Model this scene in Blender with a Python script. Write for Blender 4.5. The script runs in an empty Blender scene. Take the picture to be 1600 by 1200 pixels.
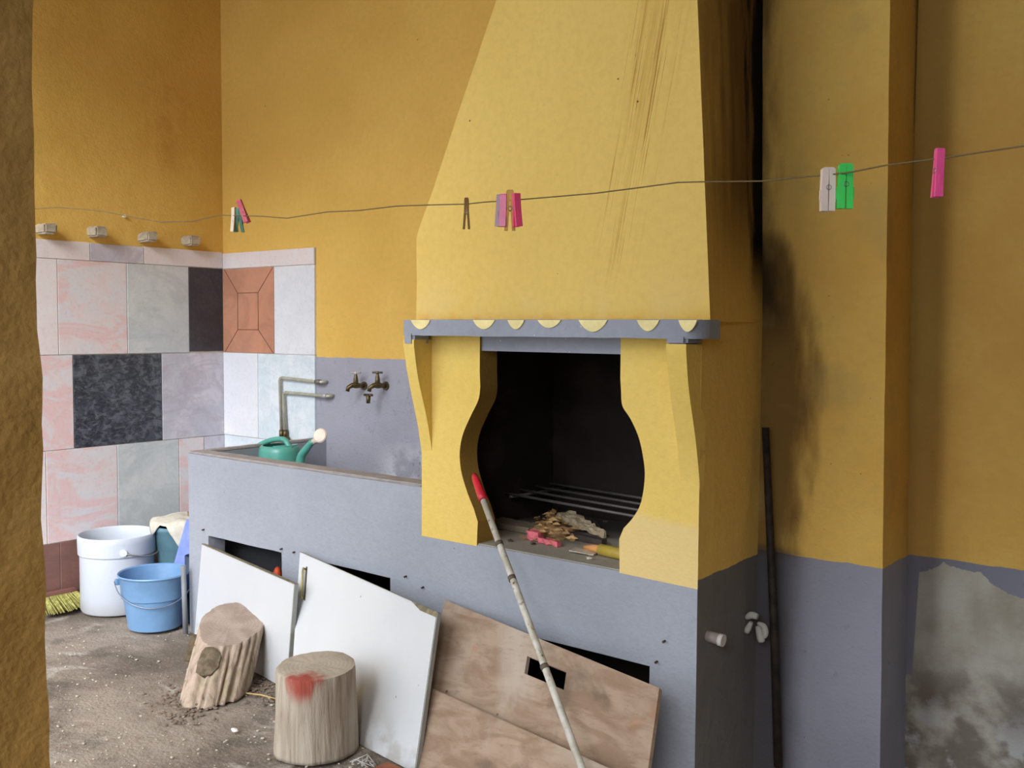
import bpy, bmesh, math, random
from mathutils import Vector, Matrix, noise as mn
R = math.radians
random.seed(7)
sc = bpy.context.scene
COL = sc.collection
# ------------------------------------------------------------------ camera
EYE = Vector((0.0, 0.0, 1.46))
FPX = 1555.0
def _r(u, v): return Vector((u - 800.0, 600.0 - v, -FPX))
AX = -_r(-1140, 500); AX.normalize()
AY = _r(2050, 520); AY -= AY.dot(AX) * AX; AY.normalize()
AZ = AX.cross(AY)
C2W = Matrix((AX, AY, AZ))            # rows = world axes seen from the camera
cam = bpy.data.objects.new('camera', bpy.data.cameras.new('camera'))
COL.objects.link(cam)
cam.matrix_world = Matrix.Translation(EYE) @ C2W.to_4x4()
cam.data.sensor_width = 36.0
cam.data.lens = FPX / 1600.0 * 36.0
cam.data.clip_start = 0.02
sc.camera = cam
def hit(u, v, ax, val):               # survey helper: where the sight line (u, v) meets a real plane
    d = C2W @ _r(u, v); t = (val - EYE[ax]) / d[ax]
    return EYE + d * t
# ------------------------------------------------------------------ light and exposure
w = bpy.data.worlds.new('overcast_sky'); sc.world = w; w.use_nodes = True
nt = w.node_tree; nt.nodes.clear()
wo = nt.nodes.new('ShaderNodeOutputWorld'); bg = nt.nodes.new('ShaderNodeBackground')
tc = nt.nodes.new('ShaderNodeTexCoord'); sx = nt.nodes.new('ShaderNodeSeparateXYZ')
rp = nt.nodes.new('ShaderNodeValToRGB')
nt.links.new(tc.outputs['Generated'], sx.inputs[0]); nt.links.new(sx.outputs['Z'], rp.inputs[0])
rp.color_ramp.elements[0].position = 0.0; rp.color_ramp.elements[0].color = (0.72, 0.80, 0.90, 1)
rp.color_ramp.elements[1].position = 0.8; rp.color_ramp.elements[1].color = (0.93, 0.97, 1.0, 1)
nt.links.new(rp.outputs[0], bg.inputs[0]); nt.links.new(bg.outputs[0], wo.inputs[0])
bg.inputs[1].default_value = 2.3
sun = bpy.data.lights.new('sun', 'SUN'); sun.energy = 3.0; sun.angle = R(34); sun.color = (0.97, 0.98, 1.0)
so = bpy.data.objects.new('sun', sun); COL.objects.link(so)
so.rotation_euler = Vector((-0.38, 0.74, -0.56)).to_track_quat('-Z', 'Y').to_euler()
so.location = (3, -6, 6)
sc.view_settings.view_transform = 'Standard'; sc.view_settings.look = 'None'
sc.view_settings.exposure = 0.55; sc.view_settings.gamma = 1.0
sc.view_settings.use_curve_mapping = False
sc.cycles.use_denoising = True
sc.cycles.max_bounces = 10; sc.cycles.diffuse_bounces = 8
# ------------------------------------------------------------------ material helpers
def lin(c):
    return tuple((x / 255.0 / 12.92) if x / 255.0 <= 0.04045 else ((x / 255.0 + 0.055) / 1.055) ** 2.4 for x in c) + (1.0,)
class NT:
    def __init__(s, name, rough=0.9, spec=0.3, metal=0.0):
        s.m = bpy.data.materials.new(name); s.m.use_nodes = True
        s.n = s.m.node_tree.nodes; s.l = s.m.node_tree.links
        s.b = s.n['Principled BSDF']
        s.b.inputs['Roughness'].default_value = rough; s.b.inputs['Metallic'].default_value = metal
        s.b.inputs['Specular IOR Level'].default_value = spec
        g = s.n.new('ShaderNodeNewGeometry'); s.pos = g.outputs['Position']
        x = s.n.new('ShaderNodeSeparateXYZ'); s.l.new(s.pos, x.inputs[0])
        s.x, s.y, s.z = x.outputs
        t = s.n.new('ShaderNodeTexCoord'); s.obj = t.outputs['Object']
    def inp(s, sock, v):
        if isinstance(v, bpy.types.NodeSocket): s.l.new(v, sock)
        elif isinstance(v, tuple) and len(v) == 3 and sock.type == 'RGBA': sock.default_value = v + (1,)
        else: sock.default_value = v
    def math(s, op, a, b=0.0, clamp=False):
        n = s.n.new('ShaderNodeMath'); n.operation = op; n.use_clamp = clamp
        s.inp(n.inputs[0], a); s.inp(n.inputs[1], b); return n.outputs[0]
    def comb(s, x, y, z):
        n = s.n.new('ShaderNodeCombineXYZ'); s.inp(n.inputs[0], x); s.inp(n.inputs[1], y); s.inp(n.inputs[2], z); return n.outputs[0]
    def noise(s, scale, det=4, vec=None, rough=0.55, dist=0.0):
        n = s.n.new('ShaderNodeTexNoise'); n.inputs['Scale'].default_value = scale; n.inputs['Detail'].default_value = det
        n.inputs['Roughness'].default_value = rough; n.inputs['Distortion'].default_value = dist
        s.l.new(vec if vec is not None else s.pos, n.inputs['Vector']); return n.outputs['Fac']
    def vor(s, scale, vec=None):
        n = s.n.new('ShaderNodeTexVoronoi'); n.inputs['Scale'].default_value = scale
        s.l.new(vec if vec is not None else s.pos, n.inputs['Vector']); return n.outputs['Distance']
    def scl(s, vec, sc3):
        n = s.n.new('ShaderNodeVectorMath'); n.operation = 'MULTIPLY'; s.l.new(vec, n.inputs[0]); n.inputs[1].default_value = sc3; return n.outputs[0]
    def mr(s, v, a, b, c=0.0, d=1.0, smooth=True):
        n = s.n.new('ShaderNodeMapRange'); n.interpolation_type = 'SMOOTHSTEP' if smooth else 'LINEAR'
        s.inp(n.inputs['Value'], v); n.inputs['From Min'].default_value = a; n.inputs['From Max'].default_value = b
        n.inputs['To Min'].default_value = c; n.inputs['To Max'].default_value = d; return n.outputs['Result']
    def mix(s, f, a, b, mode='MIX'):
        n = s.n.new('ShaderNodeMix'); n.data_type = 'RGBA'; n.blend_type = mode
        s.inp(n.inputs[0], f); s.inp(n.inputs[6], a); s.inp(n.inputs[7], b); return n.outputs[2]
    def curve(s, v, pts):              # pts: (x, y) in 0..1
        n = s.n.new('ShaderNodeFloatCurve'); c = n.mapping.curves[0]
        c.points[0].location = pts[0]; c.points[1].location = pts[-1]
        for p in pts[1:-1]: c.points.new(*p)
        for p in c.points: p.handle_type = 'VECTOR'
        n.mapping.update(); s.l.new(v, n.inputs['Value']); return n.outputs[0]
    def col(s, c): s.inp(s.b.inputs['Base Color'], c); s.c = c; return s
    def bump(s, h, strength=0.3, dist=0.01):
        n = s.n.new('ShaderNodeBump'); n.inputs['Strength'].default_value = strength; n.inputs['Distance'].default_value = dist
        s.l.new(h, n.inputs['Height']); s.l.new(n.outputs[0], s.b.inputs['Normal']); return s
def simple(name, c, rough=0.6, spec=0.4, metal=0.0, var=0.12, scale=14, bump=0.1, bs=60):
    m = NT(name, rough, spec, metal)
    f = m.mr(m.noise(scale), 0.3, 0.7)
    c1 = tuple(x * (1 - var) for x in lin(c)[:3]) + (1,); c2 = tuple(min(1, x * (1 + var)) for x in lin(c)[:3]) + (1,)
    m.col(m.mix(f, c1, c2)); m.bump(m.noise(bs), bump, 0.004); return m.m
YEL = lin((232, 198, 112)); YEL2 = lin((222, 184, 100)); GRY = lin((160, 160, 172))
def plaster(name, base, patch=None, grey=None, dado=None, extra=None, coarse=1.0):
    m = NT(name, 0.93, 0.15)
    base2 = tuple(x * 0.9 for x in base[:3]) + (1,)
    c = m.mix(m.mr(m.noise(1.6, 5), 0.35, 0.7), base, patch or base2)
    c = m.mix(m.mr(m.noise(38, 3), 0.35, 0.75, 0, 0.22), c, tuple(x * 0.72 for x in base[:3]) + (1,))
    if dado is not None:
        e = m.math('ADD', m.z, m.math('MULTIPLY', m.math('SUBTRACT', m.noise(9, 3), 0.5), 0.016))
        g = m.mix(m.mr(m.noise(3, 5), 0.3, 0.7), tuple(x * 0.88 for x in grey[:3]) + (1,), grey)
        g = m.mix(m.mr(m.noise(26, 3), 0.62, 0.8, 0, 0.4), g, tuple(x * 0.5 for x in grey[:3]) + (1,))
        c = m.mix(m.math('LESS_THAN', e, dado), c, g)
    if extra: c = extra(m, c)
    m.col(c)
    h = m.math('ADD', m.math('MULTIPLY', m.noise(7 * coarse, 3), 1.4), m.math('MULTIPLY', m.noise(90, 3), 0.35))
    m.bump(h, 0.45, 0.012)
    return m.m
def specks(m, c, col, scale, lo, hi, amt=1.0):
    return m.mix(m.mr(m.vor(scale), lo, hi, amt, 0), c, col)
BROWN = lin((96, 60, 26)); BLK = lin((14, 11, 9))
# hood front: rusty drip streaks running down the slope, dark fly specks, pale scuffs
def hood_extra(m, c):
    # streak frame: along (0.22, 1) in x-z
    u = m.math('SUBTRACT', m.math('SUBTRACT', m.x, m.math('MULTIPLY', m.math('SUBTRACT', m.z, 1.6), 0.19)), -1.80)
    lines = m.noise(1.0, 3, m.comb(m.math('MULTIPLY', u, 95), 0.0, m.math('MULTIPLY', m.z, 1.6)), 0.7)
    fine = m.mr(lines, 0.53, 0.66)
    band = m.math('MULTIPLY', m.mr(u, -0.09, 0.0), m.mr(u, 0.05, 0.17, 1, 0))
    lower = m.mr(m.z, 1.52, 1.95)
    c = m.mix(m.math('MULTIPLY', m.math('MULTIPLY', fine, band), m.math('MULTIPLY', lower, 0.75)), c, lin((150, 92, 30)))
    broad = m.mr(m.noise(1.0, 2, m.comb(m.math('MULTIPLY', u, 30), 1.0, m.math('MULTIPLY', m.z, 0.8))), 0.4, 0.7)
    c = m.mix(m.math('MULTIPLY', m.math('MULTIPLY', broad, band), m.math('MULTIPLY', m.mr(m.z, 1.6, 2.4), 0.5)), c, lin((178, 128, 44)))
    blot = m.mr(m.noise(1.0, 4, m.comb(m.math('MULTIPLY', u, 60), 3.0, m.math('MULTIPLY', m.z, 9))), 0.62, 0.72)
    zone = m.math('MULTIPLY', m.mr(m.z, 2.08, 2.2), m.math('MULTIPLY', m.mr(u, -0.06, -0.02), m.mr(u, 0.0, 0.06, 1, 0)))
    c = m.mix(m.math('MULTIPLY', blot, zone), c, lin((88, 50, 20)))
    lowpale = m.math('MULTIPLY', m.mr(m.z, 1.5, 1.75, 1, 0), m.mr(m.noise(4), 0.45, 0.65))
    c = m.mix(m.math('MULTIPLY', lowpale, 0.35), c, lin((228, 200, 140)))
    c = m.mix(m.math('MULTIPLY', m.mr(m.z, 1.487, 1.53, 1, 0), m.mr(m.noise(14), 0.4, 0.7, 0.2, 0.8)), c, lin((222, 168, 70)))
    c = specks(m, c, BROWN, 9, 0.018, 0.04)
    return c
def side_soot(m, c):                   # soot in the corner beside the chimney hood
    n1 = m.math('MULTIPLY', m.math('SUBTRACT', m.noise(1.0, 5, m.scl(m.pos, (6, 22, 3))), 0.5), 0.34)
    up = m.mr(m.z, 1.35, 2.1)
    blk = m.mr(m.math('ADD', m.y, n1), 3.02, 3.10)
    brn = m.mr(m.math('ADD', m.y, n1), 2.62, 3.0, 0.25, 0.92)
    c = m.mix(m.math('MULTIPLY', brn, m.mr(m.z, 1.45, 1.95)), c, lin((92, 66, 36)))
    c = m.mix(m.math('MULTIPLY', blk, m.mr(m.z, 1.5, 1.75)), c, BLK)
    return c
def pier_extra(m, c):
    n1 = m.math('MULTIPLY', m.math('SUBTRACT', m.noise(1.0, 5, m.scl(m.pos, (16, 16, 4))), 0.5), 0.16)
    xx = m.math('ADD', m.x, n1)
    edge = m.curve(m.mr(m.z, 0.6, 1.8, 0, 1, False), [(0, .35), (.25, .55), (.5, .72), (.75, .6), (.95, .25), (1, .0)])
    d = m.math('SUBTRACT', m.math('MULTIPLY', edge, 0.24), m.math('SUBTRACT', xx, -1.44))
    c = m.mix(m.math('MULTIPLY', m.mr(d, -0.06, 0.05, 0, 0.85), m.mr(m.z, .68, .72)), c, lin((92, 66, 34)))
    low = m.math('MULTIPLY', m.mr(m.math('ADD', m.x, m.math('MULTIPLY', n1, .3)), -1.38, -1.25, 1, 0), m.mr(m.z, .70, .74, 1, 0))
    c = m.mix(m.math('MULTIPLY', low, .85), c, lin((52, 46, 42)))
    c = m.mix(m.math('MULTIPLY', m.mr(d, 0.03, 0.12), m.mr(m.z, 1.35, 1.6, 0, 0.8)), c, lin((32, 22, 16)))
    c = m.mix(m.math('MULTIPLY', m.mr(m.noise(3.5, 4), .52, .68), m.mr(m.z, .7, .75, 0, .35)), c, lin((170, 150, 96)))
    c = specks(m, c, BROWN, 16, 0.02, 0.06, 0.5)
    return c
def recess_extra(m, c):                # peeled patch of the grey skirting paint
    X0, X1 = -1.05, -0.55
    t = m.mr(m.x, X0, X1, 0, 1, False)
    def P(u, v):
        p = hit(u, v, 1, 3.42); return ((p.x - X0) / (X1 - X0), (p.z - 0.3) / 0.5)
    pts = [P(1428, 960), P(1436, 896), P(1465, 886), P(1474, 878), P(1488, 885), P(1508, 892), P(1530, 894), P(1548, 910), P(1568, 924), P(1600, 937)]
    pts[0] = (pts[0][0], 0.0)
    pts = [(0, 0)] + pts + [(1, 0.5)]
    pts = sorted((min(1, max(0, a)), min(1, max(0, b))) for a, b in pts)
    top = m.math('ADD', m.math('MULTIPLY', m.curve(t, pts), 0.5), 0.3)
    nz = m.math('MULTIPLY', m.math('SUBTRACT', m.noise(45, 5, rough=0.7), 0.5), 0.03)
    inside = m.math('LESS_THAN', m.math('ADD', m.z, nz), top)
    raw = m.mix(m.mr(m.noise(5, 6), 0.35, 0.7), lin((176, 172, 160)), lin((150, 142, 128)))
    mold = m.math('MULTIPLY', m.mr(m.z, 0.25, 0.46, 1, 0), m.mr(m.noise(7, 6), 0.36, 0.56))
    raw = m.mix(m.math('MULTIPLY', mold, .8), raw, lin((98, 88, 82)))
    raw = m.mix(m.math('MULTIPLY', m.mr(m.z, 0.1, 0.3, 1, 0), m.mr(m.noise(11, 4), 0.5, 0.62)), raw, lin((170, 170, 168)))
    left = m.mr(m.math('ADD', m.x, nz), -1.0, -0.965)
    c = m.mix(inside, c, raw)
    c = m.mix(m.math('MULTIPLY', m.mr(m.x, -0.96, -0.90, 1, 0), 0.38), c, lin((58, 40, 22)))
    return c
def left_extra(m, c):                  # brownish water mark high on the left wall
    g = m.math('MULTIPLY', m.mr(m.math('ABSOLUTE', m.math('SUBTRACT', m.y, 3.17)), 0.0, 0.2, 1, 0), m.math('MULTIPLY', m.mr(m.z, 2.2, 2.45), m.mr(m.z, 2.7, 3.0, 1, 0)))
    c = m.mix(m.math('MULTIPLY', g, m.mr(m.noise(8), 0.4, 0.6, 0.05, 0.32)), c, lin((176, 118, 50)))
    return c
def back_extra(m, c):                  # worn render above the tank, peeling white specks
    z1 = m.math('MULTIPLY', m.mr(m.z, 0.72, 0.92, 1, 0), m.math('MULTIPLY', m.mr(m.x, -3.75, -3.5), m.mr(m.x, -2.9, -2.6, 1, 0)))
    c = m.mix(m.math('MULTIPLY', z1, m.mr(m.noise(6), 0.35, 0.5)), c, lin((206, 208, 214)))
    c = m.mix(m.math('MULTIPLY', m.math('MULTIPLY', m.mr(m.z, 0.78, 0.9, 1, 0), m.mr(m.x, -3.55, -3.3)), m.mr(m.noise(48, 3), 0.56, 0.6)), c, lin((90, 90, 94)))
    cr = m.mr(m.math('ABSOLUTE', m.math('SUBTRACT', m.noise(5, 4, dist=0.6), 0.5)), 0.0, 0.006, 1, 0)
    zone = m.math('MULTIPLY', m.mr(m.z, 1.15, 1.2, 1, 0), m.mr(m.x, -3.95, -3.8))
    c = m.mix(m.math('MULTIPLY', cr, m.math('MULTIPLY', zone, 0.3)), c, lin((96, 96, 104)))
    return specks(m, c, lin((120, 96, 50)), 5, 0.012, 0.03, 0.7)
M = {}
M['hood'] = plaster('yellow_plaster_hood', YEL, lin((227, 190, 102)), extra=hood_extra)
def sidemix(m, c):
    return side_soot(m, c)
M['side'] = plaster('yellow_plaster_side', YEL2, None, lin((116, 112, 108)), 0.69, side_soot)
M['wall_l'] = plaster('ochre_plaster_left', lin((224, 184, 98)), lin((214, 172, 86)), extra=left_extra)
M['wall_b'] = plaster('ochre_plaster_back', lin((226, 186, 100)), lin((217, 175, 90)), GRY, 1.298, back_extra)
M['pier'] = plaster('ochre_plaster_pier', lin((222, 184, 98)), lin((214, 168, 84)), lin((146, 146, 158)), 0.706, pier_extra)
M['recess'] = plaster('ochre_plaster_recess', lin((206, 168, 88)), lin((196, 150, 76)), lin((126, 126, 138)), 0.708, recess_extra)
M['near'] = plaster('coarse_ochre_plaster', lin((176, 140, 80)), lin((154, 118, 62)), coarse=2.2)
M['pillar_y'] = plaster('yellow_plaster_pillar', lin((231, 200, 112)), lin((226, 192, 98)),
    extra=lambda m, c: m.mix(m.math('MULTIPLY', m.math('MULTIPLY', m.mr(m.math('ADD', m.z, m.math('MULTIPLY', m.noise(6), 0.08)), 0.88, 0.92, 1, 0), m.mr(m.x, -1.80, -1.75)), 0.6), c, lin((226, 200, 150))))
M['grey'] = plaster('grey_cement_paint', lin((160, 164, 174)), lin((150, 154, 164)),
    extra=lambda m, c: specks(m, c, lin((88, 86, 90)), 7, 0.012, 0.03, 0.6))
M['grey_mantel'] = plaster('grey_mantel_paint', lin((156, 160, 172)), lin((140, 144, 154)),
    extra=lambda m, c: specks(m, c, lin((222, 220, 224)), 26, 0.04, 0.09, 0.6))
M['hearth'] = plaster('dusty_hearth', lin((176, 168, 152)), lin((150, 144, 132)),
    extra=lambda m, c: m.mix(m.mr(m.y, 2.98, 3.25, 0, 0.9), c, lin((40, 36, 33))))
M['soot'] = plaster('sooty_lining', lin((44, 38, 34)), lin((26, 23, 21)),
    extra=lambda m, c: m.mix(m.mr(m.noise(3.5), 0.5, 0.7, 0, 0.5), c, lin((62, 50, 44))))
M['jamb'] = plaster('smoked_jamb', lin((170, 136, 66)), lin((120, 92, 46)))
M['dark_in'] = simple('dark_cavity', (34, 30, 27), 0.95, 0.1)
M['ceiling'] = simple('ceiling_paint', (150, 128, 84), 0.95, 0.1)
M['rim'] = simple('worn_cement_rim', (156, 150, 148), 0.9, 0.2, var=0.12, bump=0.4)
# ------------------------------------------------------------------ mesh helpers
class MB:
    def __init__(s): s.bm = bmesh.new()
    def box(s, a, b, mat=None):
        r = bmesh.ops.create_cube(s.bm, size=1)
        ce = [(a[i] + b[i]) / 2 for i in range(3)]; sz = [abs(b[i] - a[i]) for i in range(3)]
        T = Matrix.Translation(ce) @ Matrix.Diagonal((*sz, 1))
        bmesh.ops.transform(s.bm, matrix=(mat @ T) if mat else T, verts=r['verts']); return s
    def prism(s, pts, axis, a, b):     # polygon (2D) extruded between a and b along axis
        def P(p, t):
            return {0: (t, p[0], p[1]), 1: (p[0], t, p[1]), 2: (p[0], p[1], t)}[axis]
        v0 = [s.bm.verts.new(P(p, a)) for p in pts]; v1 = [s.bm.verts.new(P(p, b)) for p in pts]
        n = len(pts)
        s.bm.faces.new(v0); s.bm.faces.new(v1[::-1])
        for i in range(n): s.bm.faces.new((v0[i], v1[i], v1[(i + 1) % n], v0[(i + 1) % n]))
        bmesh.ops.recalc_face_normals(s.bm, faces=s.bm.faces[:]); return s
    def hull8(s, q):                   # q: 8 points, front quad then back quad
        v = [s.bm.verts.new(p) for p in q]
        for f in ((0, 1, 2, 3), (7, 6, 5, 4), (0, 4, 5, 1), (1, 5, 6, 2), (2, 6, 7, 3), (3, 7, 4, 0)):
            s.bm.faces.new([v[i] for i in f])
        bmesh.ops.recalc_face_normals(s.bm, faces=s.bm.faces[:]); return s
    def tube(s, pts, r, seg=10, caps=True):
        pts = [Vector(p) for p in pts]; rs = r if isinstance(r, (list, tuple)) else [r] * len(pts)
        rings = []; up = None
        for i, p in enumerate(pts):
            d = (pts[min(i + 1, len(pts) - 1)] - pts[max(i - 1, 0)]).normalized()
            if up is None: up = d.orthogonal().normalized()
            up = (up - d * up.dot(d)).normalized(); sd = d.cross(up)
            rings.append([s.bm.verts.new(p + (up * math.cos(2 * math.pi * k / seg) + sd * math.sin(2 * math.pi * k / seg)) * rs[i]) for k in range(seg)])
        for a, b in zip(rings, rings[1:]):
            for k in range(seg): s.bm.faces.new((a[k], a[(k + 1) % seg], b[(k + 1) % seg], b[k])).smooth = True
        if caps: s.bm.faces.new(rings[0][::-1]); s.bm.faces.new(rings[-1])
        return s
    def lathe(s, prof, seg=40, sx=1.0, sy=1.0, smooth=True, loc=(0, 0, 0)):   # prof: (r, z) list
        rings = []; L = Vector(loc)
        for r, z in prof:
            if r < 1e-6: rings.append([s.bm.verts.new(L + Vector((0, 0, z)))])
            else: rings.append([s.bm.verts.new(L + Vector((r * sx * math.cos(2 * math.pi * k / seg), r * sy * math.sin(2 * math.pi * k / seg), z))) for k in range(seg)])
        for a, b in zip(rings, rings[1:]):
            for k in range(seg):
                k2 = (k + 1) % seg
                if len(a) == 1 and len(b) == 1: continue
                if len(a) == 1: f = (a[0], b[k2], b[k])
                elif len(b) == 1: f = (a[k], a[k2], b[0])
                else: f = (a[k], a[k2], b[k2], b[k])
                s.bm.faces.new(f).smooth = smooth
        return s
    def bevel(s, w, seg=2):
        bmesh.ops.bevel(s.bm, geom=[e for e in s.bm.edges], offset=w, segments=seg, affect='EDGES', clamp_overlap=True); return s
    def cut(s, step):                  # grid cuts in world axes so big faces can be roughened
        for ax in range(3):
            vs = [v.co[ax] for v in s.bm.verts]; lo, hi = min(vs), max(vs)
            n = int((hi - lo) / step)
            for i in range(1, n):
                co = Vector((0, 0, 0)); co[ax] = lo + (hi - lo) * i / n; no = Vector((0, 0, 0)); no[ax] = 1
                bmesh.ops.bisect_plane(s.bm, geom=s.bm.verts[:] + s.bm.edges[:] + s.bm.faces[:], plane_co=co, plane_no=no)
        return s
    def rough(s, amp, freq=6.0, seed=0.0):
        s.bm.normal_update()
        nn = [(v, v.normal.copy()) for v in s.bm.verts]
        for v, n in nn:
            k = mn.noise(v.co * freq + Vector((seed, seed, seed))) + 0.5 * mn.noise(v.co * freq * 2.7)
            v.co += n * (k * amp)
        return s
    def smooth(s):
        for f in s.bm.faces: f.smooth = True
        return s
    def done(s, name, mat, parent=None, loc=None, sharp=None):
        me = bpy.data.meshes.new(name); s.bm.normal_update(); s.bm.to_mesh(me); s.bm.free()
        mats = mat if isinstance(mat, (list, tuple)) else [mat]
        for mm in mats: me.materials.append(mm)
        o = bpy.data.objects.new(name, me); COL.objects.link(o)
        if sharp is not None:
            me.set_sharp_from_angle(angle=R(sharp))
        if parent is not None: put(o, parent)
        if loc is not None: o.location = loc
        return o
def put(o, parent):
    o.parent = parent
    o.matrix_parent_inverse = Matrix.Translation(parent.location).inverted() if parent.rotation_euler[:] == (0, 0, 0) else parent.matrix_basis.inverted()
def tag(o, label=None, cat=None, group=None, kind=None):
    if label: o['label'] = label
    if cat: o['category'] = cat
    if group: o['group'] = group
    if kind: o['kind'] = kind
    return o
def thing(name, loc, label, cat, group=None):
    o = bpy.data.objects.new(name, None); COL.objects.link(o); o.location = loc; o.empty_display_size = 0.05
    return tag(o, label, cat, group)
def struct(o): o['kind'] = 'structure'; return o
# ------------------------------------------------------------------ survey numbers (metres)
YF = 2.711; YB = 3.52; XL = -5.008; XT = -4.15; XFL = -2.61; XFR = -1.44; YP = 3.166; XP = -1.019; YR = 3.42
XSB = hit(1188, 650, 1, YP).x; HZ = 0.676; RIM = 0.865; CEIL = 3.6
# ------------------------------------------------------------------ room shell and added light blockers
b = MB(); bmesh.ops.create_grid(b.bm, x_segments=200, y_segments=150, size=0.5)
for v in b.bm.verts:
    v.co.x = -1.6 + v.co.x * 7.6; v.co.y = 0.6 + v.co.y * 6.2
    sl_ = min(1.0, max(0.0, (v.co.x + 1.75) / 0.35)); sl_ = sl_ * sl_ * (3 - 2 * sl_)
    v.co.z = -0.10 * sl_ + 0.012 * mn.noise(v.co * 1.7) + 0.006 * mn.noise(v.co * 7) + 0.003 * mn.noise(v.co * 19) - 0.008
mf = NT('trodden_earth_floor', 0.92, 0.2)
c = mf.mix(mf.mr(mf.noise(1.7, 6), 0.38, 0.62), lin((156, 144, 132)), lin((112, 102, 92)))
c = mf.mix(mf.mr(mf.noise(3.3, 6, dist=0.8), 0.56, 0.66, 0, 0.75), c, lin((182, 176, 166)))
c = mf.mix(mf.mr(mf.noise(5, 7), 0.55, 0.68, 0, 0.5), c, lin((92, 86, 78)))
c = mf.mix(mf.mr(mf.noise(70, 3), 0.6, 0.75, 0, 0.5), c, lin((196, 184, 164)))
c = mf.mix(mf.mr(mf.noise(14, 5), 0.58, 0.7, 0, 0.45), c, lin((134, 108, 94)))
mf.col(c); mf.bump(mf.math('ADD', mf.noise(12, 8), mf.math('MULTIPLY', mf.noise(80, 4), 0.4)), 0.7, 0.02)
struct(b.smooth().done('floor', mf.m))
b = MB().box((-12, -12, -0.3), (8, 6, -0.16))
struct(b.done('floor', simple('courtyard_ground', (140, 132, 120), 0.95)))
struct(MB().box((-5.3, 0.3, CEIL), (2.4, 3.8, CEIL + 0.15)).done('ceiling', M['ceiling']))
struct(MB().box((-1.55, -2.7, CEIL), (2.4, 0.3, CEIL + 0.15)).done('ceiling', M['ceiling']))
wl = struct(MB().box((XL - 0.2, 0.2, -0.2), (XL, YB, CEIL)).done('wall_left', M['wall_l']))
wb = struct(MB().box((XL - 0.2, YB, -0.2), (-1.0, YB + 0.2, CEIL)).done('wall_back', M['wall_b']))
b = MB()
b.prism([(XFR - 0.2, YP), (XP, YP), (XP, YB + 0.1), (XFR - 0.2, YB + 0.1)], 2, -0.2, CEIL)
for v in b.bm.verts:
    if v.co.z > 2 and v.co.x > -1.1: v.co.x = -1.072
b.cut(0.06).rough(0.004, 5)
struct(b.smooth().done('wall_pier', M['pier'], sharp=40))
struct(MB().box((XP - 0.03, YR, -0.2), (2.4, YR + 0.25, CEIL)).done('wall_recess', M['recess']))
struct(MB().box((2.0, -2.7, -0.2), (2.2, YR + 0.1, CEIL)).done('light_blocker_right', simple('blocker_brown', (92, 80, 62), 0.95)))  # unseen wall, added and kept dark to cut light from the right
struct(MB().box((-1.3, -2.7, -0.2), (2.1, -2.5, 1.5)).done('light_blocker_front', simple('blocker_grey', (120, 110, 96), 0.95)))  # unseen low wall, added to stop ground bounce reaching the right side
b = MB().box((-1.86, 0.28, -0.2), (-1.45, 0.705, CEIL)).cut(0.035)
b.rough(0.008, 7, 3); 
for v in b.bm.verts:
    v.co.y += 0.012 * mn.noise(Vector((1.3, 4.1, v.co.z * 3.1))) - 0.010 * (1.9 - v.co.z) * -0.6 * 0
struct(b.smooth().done('wall_near', M['near'], sharp=50))
# ------------------------------------------------------------------ tiles
def marble(name, a, bcol, vein, sc1=3.0, amt=0.6, rough=0.35):
    m = NT(name, rough, 0.4)
    c = m.mix(m.mr(m.noise(sc1, 6, dist=0.9), 0.40, 0.60), lin(a), lin(bcol))
    v = m.mr(m.math('ABSOLUTE', m.math('SUBTRACT', m.noise(sc1 * 1.1, 7, m.scl(m.pos, (1, 0.7, 1.5)), 0.65, dist=1.1), 0.56)), 0.0, 0.10, amt, 0)
    c = m.mix(v, c, lin(vein)); c = m.mix(m.mr(m.noise(sc1 * 5, 6, dist=1.0), 0.45, 0.7, 0, 0.3), c, lin(vein))
    c = m.mix(m.mr(m.noise(60, 3), 0.5, 0.75, 0, 0.12), c, lin((120, 114, 110)))
    m.col(c); m.bump(m.noise(40, 3), 0.06, 0.003); return m.m
T = {'pg': marble('pink_grey_marble', (213, 211, 215), (220, 209, 209), (226, 184, 182), 3.0, 0.7),
     'gr': marble('grey_marble', (206, 209, 209), (195, 200, 202), (178, 184, 186), amt=0.5),
     'mv': marble('mauve_marble', (191, 189, 200), (209, 204, 213), (175, 164, 175), 3.5, 0.5),
     'wh': marble('white_pinkish_tile', (226, 220, 220), (222, 215, 215), (226, 204, 204), 2.0, 0.3),
     'wb': marble('white_tile', (229, 229, 233), (220, 222, 229), (211, 215, 220), 2.0, 0.3),
     'bl': marble('pale_blue_marble', (211, 222, 229), (224, 229, 235), (191, 204, 211), 4.5, 0.4),
     'dk': marble('dark_blue_granite', (70, 74, 84), (98, 102, 110), (32, 34, 42), 20, 0.8),
     'bk': marble('charcoal_tile', (58, 58, 64), (68, 68, 74), (50, 50, 56), 6, 0.3),
     'rd': marble('rust_tile', (198, 138, 109), (178, 124, 98), (186, 138, 115), 5, 0.35, 0.55),
     'br': marble('brown_skirting_tile', (134, 94, 86), (122, 88, 80), (110, 82, 74), 5, 0.4)}
grout = simple('grout', (190, 184, 172), 0.95)
TH = 0.014
def yl(u, v): return hit(u, v, 0, XL + TH).y
def tile_l(k, y0, y1, z0, z1, label=None):
    g = 0.0018; d = random.uniform(-0.001, 0.001)
    o = MB().box((XL - 0.004, y0 + g, z0 + g), (XL + TH + d, y1 - g, z1 - g)).bevel(0.0014, 1).done('tile', T[k], wl)
    if label: o['label'] = label
    return o
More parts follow.
